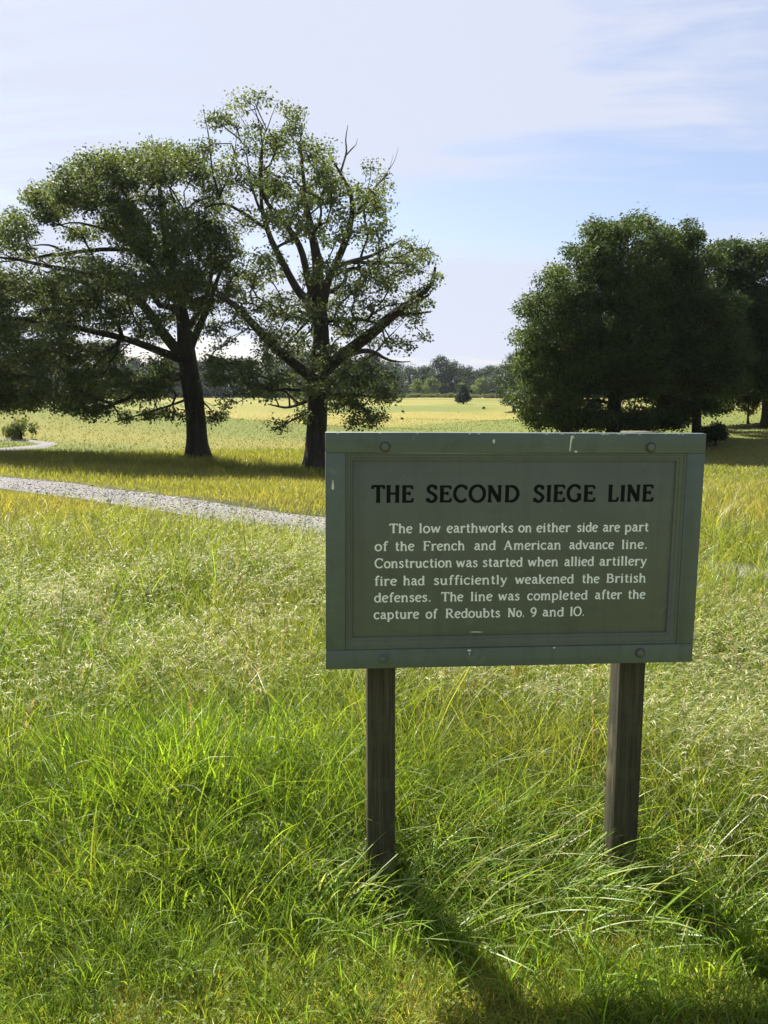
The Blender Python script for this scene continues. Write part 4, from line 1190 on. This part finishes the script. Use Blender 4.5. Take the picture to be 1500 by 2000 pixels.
place_far(T_bush, 'leafy_bush', 'bright green leafy bush beside the path bend at the left edge', 'bush', g, (0.42, 0.42, 0.62), 2.0)

# ------------------------------------------------------------------ grass
SIGN_XY = [(0.3988 + (-0.4045) * math.cos(0.0855) - 0.0855 * math.sin(0.0855), 2.43 + (-0.4045) * math.sin(0.0855) + 0.0855),
           (0.3988 + 0.397 * math.cos(0.0855) - 0.0855 * math.sin(0.0855), 2.43 + 0.397 * math.sin(0.0855) + 0.0855)]


def blades(B, L, Wd, az, th0, bend, twist, col, nseg, prof=0.35, tips=None):
    """curved tapering ribbons; B base points (n,3)"""
    n = len(B)
    s = np.linspace(0, 1, nseg + 1)
    th = th0[:, None] + bend[:, None] * s[None] ** 1.4
    thm = (th[:, 1:] + th[:, :-1]) / 2
    ds = (L / nseg)[:, None]
    r = np.concatenate([np.zeros((n, 1)), np.cumsum(np.sin(thm) * ds, 1)], 1)
    z = np.concatenate([np.zeros((n, 1)), np.cumsum(np.cos(thm) * ds, 1)], 1)
    ca, sa = np.cos(az)[:, None], np.sin(az)[:, None]
    P = np.stack([B[:, 0, None] + r * ca, B[:, 1, None] + r * sa, B[:, 2, None] + z], -1)
    tw = twist[:, None] * (0.3 + 0.7 * s[None])
    ct, st = np.cos(tw), np.sin(tw)
    side = np.stack([-sa * ct + np.cos(th) * ca * st, ca * ct + np.cos(th) * sa * st, -np.sin(th) * st], -1)
    wp = np.minimum(1.0, 0.65 + s / prof * 0.35) * np.clip((1 - s) / (1 - prof), 0, 1) ** 0.7
    wp[s < prof] = (0.65 + 0.35 * s[s < prof] / prof)
    hw = Wd[:, None] * 0.5 * wp[None]
    Lf = P - side * hw[..., None]
    Rt = P + side * hw[..., None]
    V = np.concatenate([np.stack([Lf[:, :-1], Rt[:, :-1]], 2).reshape(n, -1, 3), P[:, -1:]], 1)     # n, 2*nseg+1, 3
    m = 2 * nseg + 1
    o = (np.arange(n) * m)[:, None]
    q = np.stack([np.stack([o[:, 0] + 2 * k, o[:, 0] + 2 * k + 1, o[:, 0] + 2 * k + 3, o[:, 0] + 2 * k + 2], -1) for k in range(nseg - 1)], 1).reshape(-1, 4) if nseg > 1 else np.zeros((0, 4), int)
    t = np.stack([o[:, 0] + 2 * nseg - 2, o[:, 0] + 2 * nseg - 1, o[:, 0] + 2 * nseg], -1)
    c = np.repeat(col, m, axis=0)
    return V.reshape(-1, 3), q, t, c, P


class Grass:
    def __init__(self):
        self.V, self.q, self.t, self.c, self.n = [], [], [], [], 0

    def add(self, res):
        V, q, t, c = res[:4]
        self.V.append(V)
        self.q.append(q + self.n)
        self.t.append(t + self.n)
        self.c.append(c)
        self.n += len(V)
        return res[4]

    def build(self, name, mat, label):
        o = mesh_np(name, np.concatenate(self.V), np.concatenate(self.q), np.concatenate(self.t), mat, None, np.concatenate(self.c), smooth=True)
        return kind(o, 'stuff', label, 'grass')


def wedge(n, d0, d1, half=0.62, power=1.0):
    """points on the meadow between two distances, thinning out with distance"""
    u = rng.random(n)
    e = 2.0 - power
    d = (d0 ** e + u * (d1 ** e - d0 ** e)) ** (1 / e) if abs(e) > 1e-6 else d0 * (d1 / d0) ** u
    a = (rng.random(n) * 2 - 1) * half
    return d * np.sin(a), d * np.cos(a)


def clean(x, y, margin=0.0, keep=None):
    pd = path_dist(x, y)
    k = pd > margin - 0.10 + (fnoise(x, y, 0.8, 2) - 0.5) * 0.6 - 0.7 * rng.random(len(x)) ** 6
    for sx, sy in SIGN_XY:
        k &= (np.abs(x - sx) > 0.055) | (np.abs(y - sy) > 0.055)
    if keep is not None:
        k &= keep
    return k


def var(base, n, v=0.18, alt=None, altf=None):
    c = np.tile(np.asarray(base, float), (n, 1))
    if alt is not None:
        c = c * (1 - altf)[:, None] + np.asarray(alt, float) * altf[:, None]
    return np.clip(c * np.exp(rng.normal(0, v, (n, 1))) * np.exp(rng.normal(0, 0.07, (n, 3))), 0.005, 0.8)


def U(a, b, n):
    return a + (b - a) * rng.random(n)


GREEN, LIME, DEEP = (0.142, 0.225, 0.028), (0.215, 0.320, 0.036), (0.045, 0.085, 0.016)
SILVER, STRAW, YELL = (0.24, 0.28, 0.11), (0.38, 0.31, 0.14), (0.22, 0.23, 0.045)

# 1 short turf close to the camera, yellow-green and clovery
near = Grass()
n = 130000
x, y = wedge(n, 1.25, 2.75, 0.66, 0.4)
edge = 2.06 + 0.40 * (fnoise(x, y, 0.8) - 0.5) + 0.10 * np.sin(x * 2.3 + 0.6)
k = clean(x, y, 0, y < edge + 0.35 * rng.random(n))
x, y = x[k], y[k]
n = len(x)
pt = fnoise(x + 3, y, 0.5)
L = U(0.025, 0.075, n) * (0.6 + 0.9 * pt)
near.add(blades(np.column_stack([x, y, terr(x, y) - 0.004]), L, U(0.0014, 0.0030, n), U(0, 6.283, n), U(0.1, 0.9, n), U(0.2, 1.5, n), U(-1.2, 1.2, n),
                var((0.23, 0.29, 0.045), n, 0.25, (0.33, 0.33, 0.09), ss(0.40, 0.70, fnoise(x + 9, y + 4, 0.42)) * 0.9), 3))
# low round leaflets
n = 4500
x, y = wedge(n, 1.25, 2.9, 0.66, 0.4)
k = clean(x, y, 0, (fnoise(x - 4, y + 7, 0.45) > 0.46) & (y < 2.35 + 0.4 * fnoise(x, y, 0.7)))
x, y = x[k], y[k]
n = len(x)
hgt = U(0.015, 0.055, n)
for j in range(3):
    az = U(0, 6.283, n) if j == 0 else az + 2.094
    near.add(blades(np.column_stack([x, y, terr(x, y) + hgt]), U(0.005, 0.011, n), U(0.005, 0.010, n), az, U(1.1, 1.7, n), U(0.0, 0.4, n), U(-0.3, 0.3, n), var((0.125, 0.175, 0.025), n, 0.22), 3, 0.6))
near.build('short_grass', M_TURF, 'short mossy yellow-green turf with clover leaves in the foreground')

# 2 tall mixed meadow grass, 2 to 9 m away
tall = Grass()
ntu = 11500
tx, ty = wedge(ntu, 1.75, 9.8, 0.60, 1.15)
edge = 2.06 + 0.40 * (fnoise(tx, ty, 0.8) - 0.5) + 0.10 * np.sin(tx * 2.3 + 0.6)
past = ty - edge
k = clean(tx, ty, 0.0, (past > 0) | (rng.random(ntu) < 0.80 * np.exp(np.minimum(past, 0) / 0.5)))
tx, ty, past = tx[k], ty[k], past[k]
ntu = len(tx)
tsize = rng.lognormal(0, 0.32, ntu) * (0.55 + 0.9 * fnoise(tx, ty + 20, 0.9))
tdist = np.hypot(tx, ty)
tf = np.clip(0.15 + ss(5.0, 8.5, tdist) * 0.55 + 0.6 * ss(0.5, 0.7, fnoise(tx + 2, ty, 1.3)) + rng.normal(0, 0.22, ntu), 0, 1)
tdeep = (rng.random(ntu) < 0.34) * rng.random(ntu)
m = 17
i = np.repeat(np.arange(ntu), m)
n = len(i)
ra, rr = U(0, 6.283, n), np.abs(rng.normal(0, 0.030, n)) * (1 + 0.12 * tdist[i])
x, y = tx[i] + rr * np.cos(ra), ty[i] + rr * np.sin(ra)
az = ra + rng.normal(0, 0.7, n)
trim = np.where(tx > 1.8, 1.0, 0.35 + 0.65 * ss(0.05, 1.5, path_dist(tx, ty)))
for sx, sy in SIGN_XY:                          # trodden down in front of the posts
    trim *= 1 - 0.55 * np.exp(-(((tx - sx) / 0.28) ** 2 + ((ty - sy + 0.12) / 0.22) ** 2))
L = (0.07 + 0.23 * ss(-0.15, 0.9, past[i])) * (tsize * trim)[i] * U(0.55, 1.35, n)
base = np.array(GREEN) * (1 - tf[i])[:, None] + np.array(YELL) * tf[i][:, None]
base = base * (1 - tdeep[i])[:, None] + np.array(DEEP) * tdeep[i][:, None]
tall.add(blades(np.column_stack([x, y, terr(x, y) - 0.005]), L, U(0.0020, 0.0046, n) * (1 + 0.10 * np.maximum(tdist[i] - 3, 0)), az, U(0.02, 0.50, n), U(0.3, 1.9, n), U(-1.4, 1.4, n),
                np.clip(base * np.exp(rng.normal(0, 0.22, (n, 1))), 0, 1), 5))
# dead straw caught among the tufts
n = 7000
x, y = wedge(n, 2.6, 9.5, 0.60, 1.1)
k = clean(x, y, 0.0)
x, y = x[k], y[k]
n = len(x)
tall.add(blades(np.column_stack([x, y, terr(x, y) + U(0, 0.08, n)]), U(0.10, 0.34, n), U(0.0016, 0.0034, n) * (1 + 0.10 * np.maximum(np.hypot(x, y) - 3, 0)), U(0, 6.283, n), U(0.4, 1.3, n), U(0.1, 0.9, n), U(-1, 1, n),
                var((0.33, 0.28, 0.14), n, 0.25, (0.20, 0.14, 0.07), rng.random(n)), 4))
# broad bright blades: the lush patch left of the sign, and scattered tufts
nt = 330
tx = np.concatenate([rng.normal(-0.75, 0.40, 270), U(-2.4, 2.6, 150)])
ty = np.concatenate([rng.normal(2.95, 0.36, 270), U(2.3, 5.2, 150)])
k = ty > 2.3
tx, ty = tx[k], ty[k]
m = 13
x = np.repeat(tx, m) + rng.normal(0, 0.045, len(tx) * m)
y = np.repeat(ty, m) + rng.normal(0, 0.045, len(tx) * m)
lush = np.exp(-(((x + 0.75) / 0.75) ** 2 + ((y - 3.05) / 0.75) ** 2))
k = clean(x, y, 0.05)
x, y, lush = x[k], y[k], lush[k]
n = len(x)
tall.add(blades(np.column_stack([x, y, terr(x, y) - 0.01]), U(0.18, 0.34, n) * (0.75 + 0.5 * lush) * (0.55 + 0.45 * ss(2.4, 3.1, y)), U(0.0060, 0.0125, n), U(0, 6.283, n), U(0.02, 0.40, n), U(0.1, 1.3, n), U(-1.0, 1.0, n),
                var(LIME, n, 0.2, GREEN, (1 - lush) * 0.55), 7, 0.45))
tall.build('meadow_grass', M_GRASS, 'tall lush green meadow grass around the sign')

# 3 fine drooping hair grass with silvery seed heads
hair = Grass()
n = 26000
x, y = wedge(n, 2.6, 9.8, 0.58, 1.0)
dens = ss(3.0, 4.4, y + 0.7 * (fnoise(x, y, 0.9) - 0.5) + 0.35 * np.abs(x + 0.6) * (x < 0.4) * 0 + 0.6 * (x > 0.9)) * (1 - 0.75 * ss(7.0, 9.0, y))
dens *= 0.25 + 0.95 * ss(0.36, 0.58, fnoise(x + 30, y, 1.1))
k = clean(x, y, 0.05, rng.random(n) < dens)
x, y = x[k], y[k]
n = len(x)
dist = np.hypot(x, y)
flow = 0.2 + 1.1 * (fnoise(x, y + 40, 1.6) - 0.5) * 6.0           # patches lean the same way
az = flow + rng.normal(0, 0.55, n)
L = U(0.30, 0.62, n) * (0.35 + 0.65 * ss(0.1, 1.8, path_dist(x, y)))
P = hair.add(blades(np.column_stack([x, y, terr(x, y) - 0.01]), L, U(0.0014, 0.0024, n) * (1 + 0.12 * np.maximum(dist - 3, 0)), az, U(0.05, 0.40, n), U(0.8, 2.1, n), U(-0.6, 0.6, n), var(SILVER, n, 0.22, (0.20, 0.24, 0.08), rng.random(n)), 6))
# the awns of each head hang along the last third of its stem
nh = 9
i = np.repeat(np.arange(n), nh)
f = U(3.9, 6.0, len(i))
i0 = np.minimum(f.astype(int), 5)
fr_ = (f - i0)[:, None]
bp_ = P[i, i0] * (1 - fr_) + P[i, i0 + 1] * fr_
di = 1 + 0.12 * np.maximum(dist[i] - 3, 0)
hair.add(blades(bp_, U(0.014, 0.040, len(i)), U(0.0020, 0.0038, len(i)) * di, az[i] + rng.normal(0, 0.8, len(i)), U(0.9, 2.0, len(i)), U(0.2, 1.0, len(i)), U(-1, 1, len(i)),
                var((0.37, 0.39, 0.20), len(i), 0.32, STRAW, (rng.random(n) ** 2)[i] * 0.7), 2, 0.5))
hair.build('hair_grass', M_STRAW, 'silvery drooping hair grass in seed behind the sign')

# 4 long flattened and leaning blades about the posts
mess = Grass()
n = 1500
c = rng.random(n)
x = np.where(c < 0.45, rng.normal(0.02, 0.22, n), np.where(c < 0.85, rng.normal(0.62, 0.34, n), U(-0.5, 1.5, n)))
y = np.where(c < 0.85, rng.normal(2.46, 0.16, n), rng.normal(2.7, 0.3, n))
k = clean(x, y, 0, y > 2.12)
x, y = x[k], y[k]
n = len(x)
mess.add(blades(np.column_stack([x, y, terr(x, y) - 0.01]), U(0.16, 0.44, n), U(0.003, 0.0075, n), np.where(rng.random(n) < 0.7, rng.normal(-0.25, 0.7, n), U(0, 6.28, n)), U(0.45, 1.25, n), U(0.2, 1.0, n), U(-1, 1, n),
                var(GREEN, n, 0.3, (0.34, 0.36, 0.16), (rng.random(n) < 0.38) * 0.85), 7, 0.4))
# tufts in front of the posts, standing in the posts' own shade
tx, ty = np.concatenate([U(-0.35, 0.75, 70), U(0.6, 1.5, 45)]), np.concatenate([U(1.86, 2.36, 70), U(1.9, 2.4, 45)])
i = np.repeat(np.arange(len(tx)), 16)
n = len(i)
ra, rr = U(0, 6.283, n), np.abs(rng.normal(0, 0.022, n))
x, y = tx[i] + rr * np.cos(ra), ty[i] + rr * np.sin(ra)
k = clean(x, y)
x, y, ra, i = x[k], y[k], ra[k], i[k]
n = len(x)
hh = (0.7 + 0.8 * rng.random(len(tx)))[i]
mess.add(blades(np.column_stack([x, y, terr(x, y) - 0.005]), U(0.07, 0.19, n) * hh, U(0.0022, 0.0050, n), ra + rng.normal(0, 0.6, n), U(0.02, 0.5, n), U(0.2, 1.6, n), U(-1.2, 1.2, n),
                var(GREEN, n, 0.28, LIME, rng.random(n) * 0.6), 7, 0.4))
mess.build('long_grass', M_GRASS, 'long flattened blades of grass around the sign posts')

# 5 seed stalks standing above the rest
stalk = Grass()
n = 520
x, y = wedge(n, 2.9, 10.0, 0.58, 0.9)
k = clean(x, y, 0.05, rng.random(n) < 0.25 + 0.75 * ss(0.45, 0.6, fnoise(x, y + 70, 1.5)))
x, y = x[k], y[k]
n = len(x)
L = U(0.36, 0.66, n)
az = U(0, 6.283, n)
rust = rng.random(n) < 0.4
c = np.where(rust[:, None], var((0.20, 0.13, 0.07), n, 0.2), var((0.33, 0.27, 0.13), n, 0.2))
P = stalk.add(blades(np.column_stack([x, y, terr(x, y)]), L, U(0.0018, 0.0028, n), az, U(0.0, 0.18, n), U(0.05, 0.5, n), U(-1, 1, n), c, 6))
nh = 26
i = np.repeat(np.arange(n), nh)
f = U(4.2, 6.0, len(i))
i0 = np.minimum(f.astype(int), 5)
fr_ = (f - i0)[:, None]
stalk.add(blades(P[i, i0] * (1 - fr_) + P[i, i0 + 1] * fr_, U(0.010, 0.024, len(i)), U(0.003, 0.005, len(i)), U(0, 6.28, len(i)), U(0.2, 0.9, len(i)), U(0, 0.4, len(i)), U(-1, 1, len(i)), c[i], 2, 0.5))
stalk.build('seed_stalks', M_STRAW, 'straw and rust coloured seed stalks above the meadow grass')

# 6 middle distance on both sides of the path, to 32 m
mid = Grass()
n = 260000
x, y = wedge(n, 8.5, 34, 0.64, 1.25)
k = clean(x, y, 0.02)
x, y = x[k], y[k]
n = len(x)
dist = np.hypot(x, y)
pd = path_dist(x, y)
pt = fnoise(x + 5, y, 2.6)
L = U(0.12, 0.30, n) * (0.7 + 0.7 * pt) * (0.40 + 0.60 * ss(0, 1.2, pd))
ye = (ss(0.42, 0.66, fnoise(x * 0.4, y + 11, 2.2)) * 0.8)[:, None]
cb = field_col(x, y) * 0.70 + 0.45 * (np.array((0.12, 0.17, 0.035)) * (1 - ye) + np.array((0.24, 0.24, 0.066)) * ye)
mid.add(blades(np.column_stack([x, y, terr(x, y) - 0.01]), L, U(0.003, 0.007, n) * (dist / 9.0) ** 0.9, U(0, 6.283, n), U(0.02, 0.5, n), U(0.2, 1.3, n), U(-1.3, 1.3, n),
               np.clip(cb * 1.05 * np.exp(rng.normal(0, 0.2, (n, 1))), 0, 1), 3))
mid.build('field_grass', M_GRASS, 'yellow-green grass beside and beyond the path')

# 7 coarser tufts across the far field
far = Grass()
n = 120000
x, y = wedge(n, 32, 120, 0.66, 1.6)
k = clean(x, y, 0.1, rng.random(n) < 1 - 0.75 * ss(45, 110, y))
x, y = x[k], y[k]
n = len(x)
dist = np.hypot(x, y)
far.add(blades(np.column_stack([x, y, terr(x, y) - 0.02]), U(0.05, 0.16, n), U(0.02, 0.05, n) * (dist / 32.0) ** 0.7, U(0, 6.283, n), U(0.2, 0.9, n), U(0.3, 1.1, n), U(-1.3, 1.3, n),
               np.clip(field_col(x, y) * 1.40 * np.exp(rng.normal(0, 0.10, (n, 1))), 0, 1), 2))
far.build('far_field_grass', M_FARGRASS, 'yellow hay grass over the far field')

# ------------------------------------------------------------------ the air
hz = MB()
x0, x1, y0, y1, z0, z1 = -1850, 1850, -1850, 1860, float(GZ.min()) - 1.0, float(max(16.5, GZ.max() + 16))
hz.add([(x0, y0, z0), (x1, y0, z0), (x1, y1, z0), (x0, y1, z0), (x0, y0, z1), (x1, y0, z1), (x1, y1, z1), (x0, y1, z1)],
       [(3, 2, 1, 0), (4, 5, 6, 7), (0, 1, 5, 4), (1, 2, 6, 5), (2, 3, 7, 6), (3, 0, 4, 7)])
mh, n = mat_new('thin_haze')
pv = n.new('ShaderNodeVolumePrincipled', ins={'Color': (0.80, 0.88, 1.0, 1), 'Density': 0.00010, 'Anisotropy': 0.45})
n.new('ShaderNodeOutputMaterial', ins={'Volume': pv.outputs[0]})
kind(hz.build('haze', mh), 'stuff', 'thin summer haze over the meadow', 'haze')
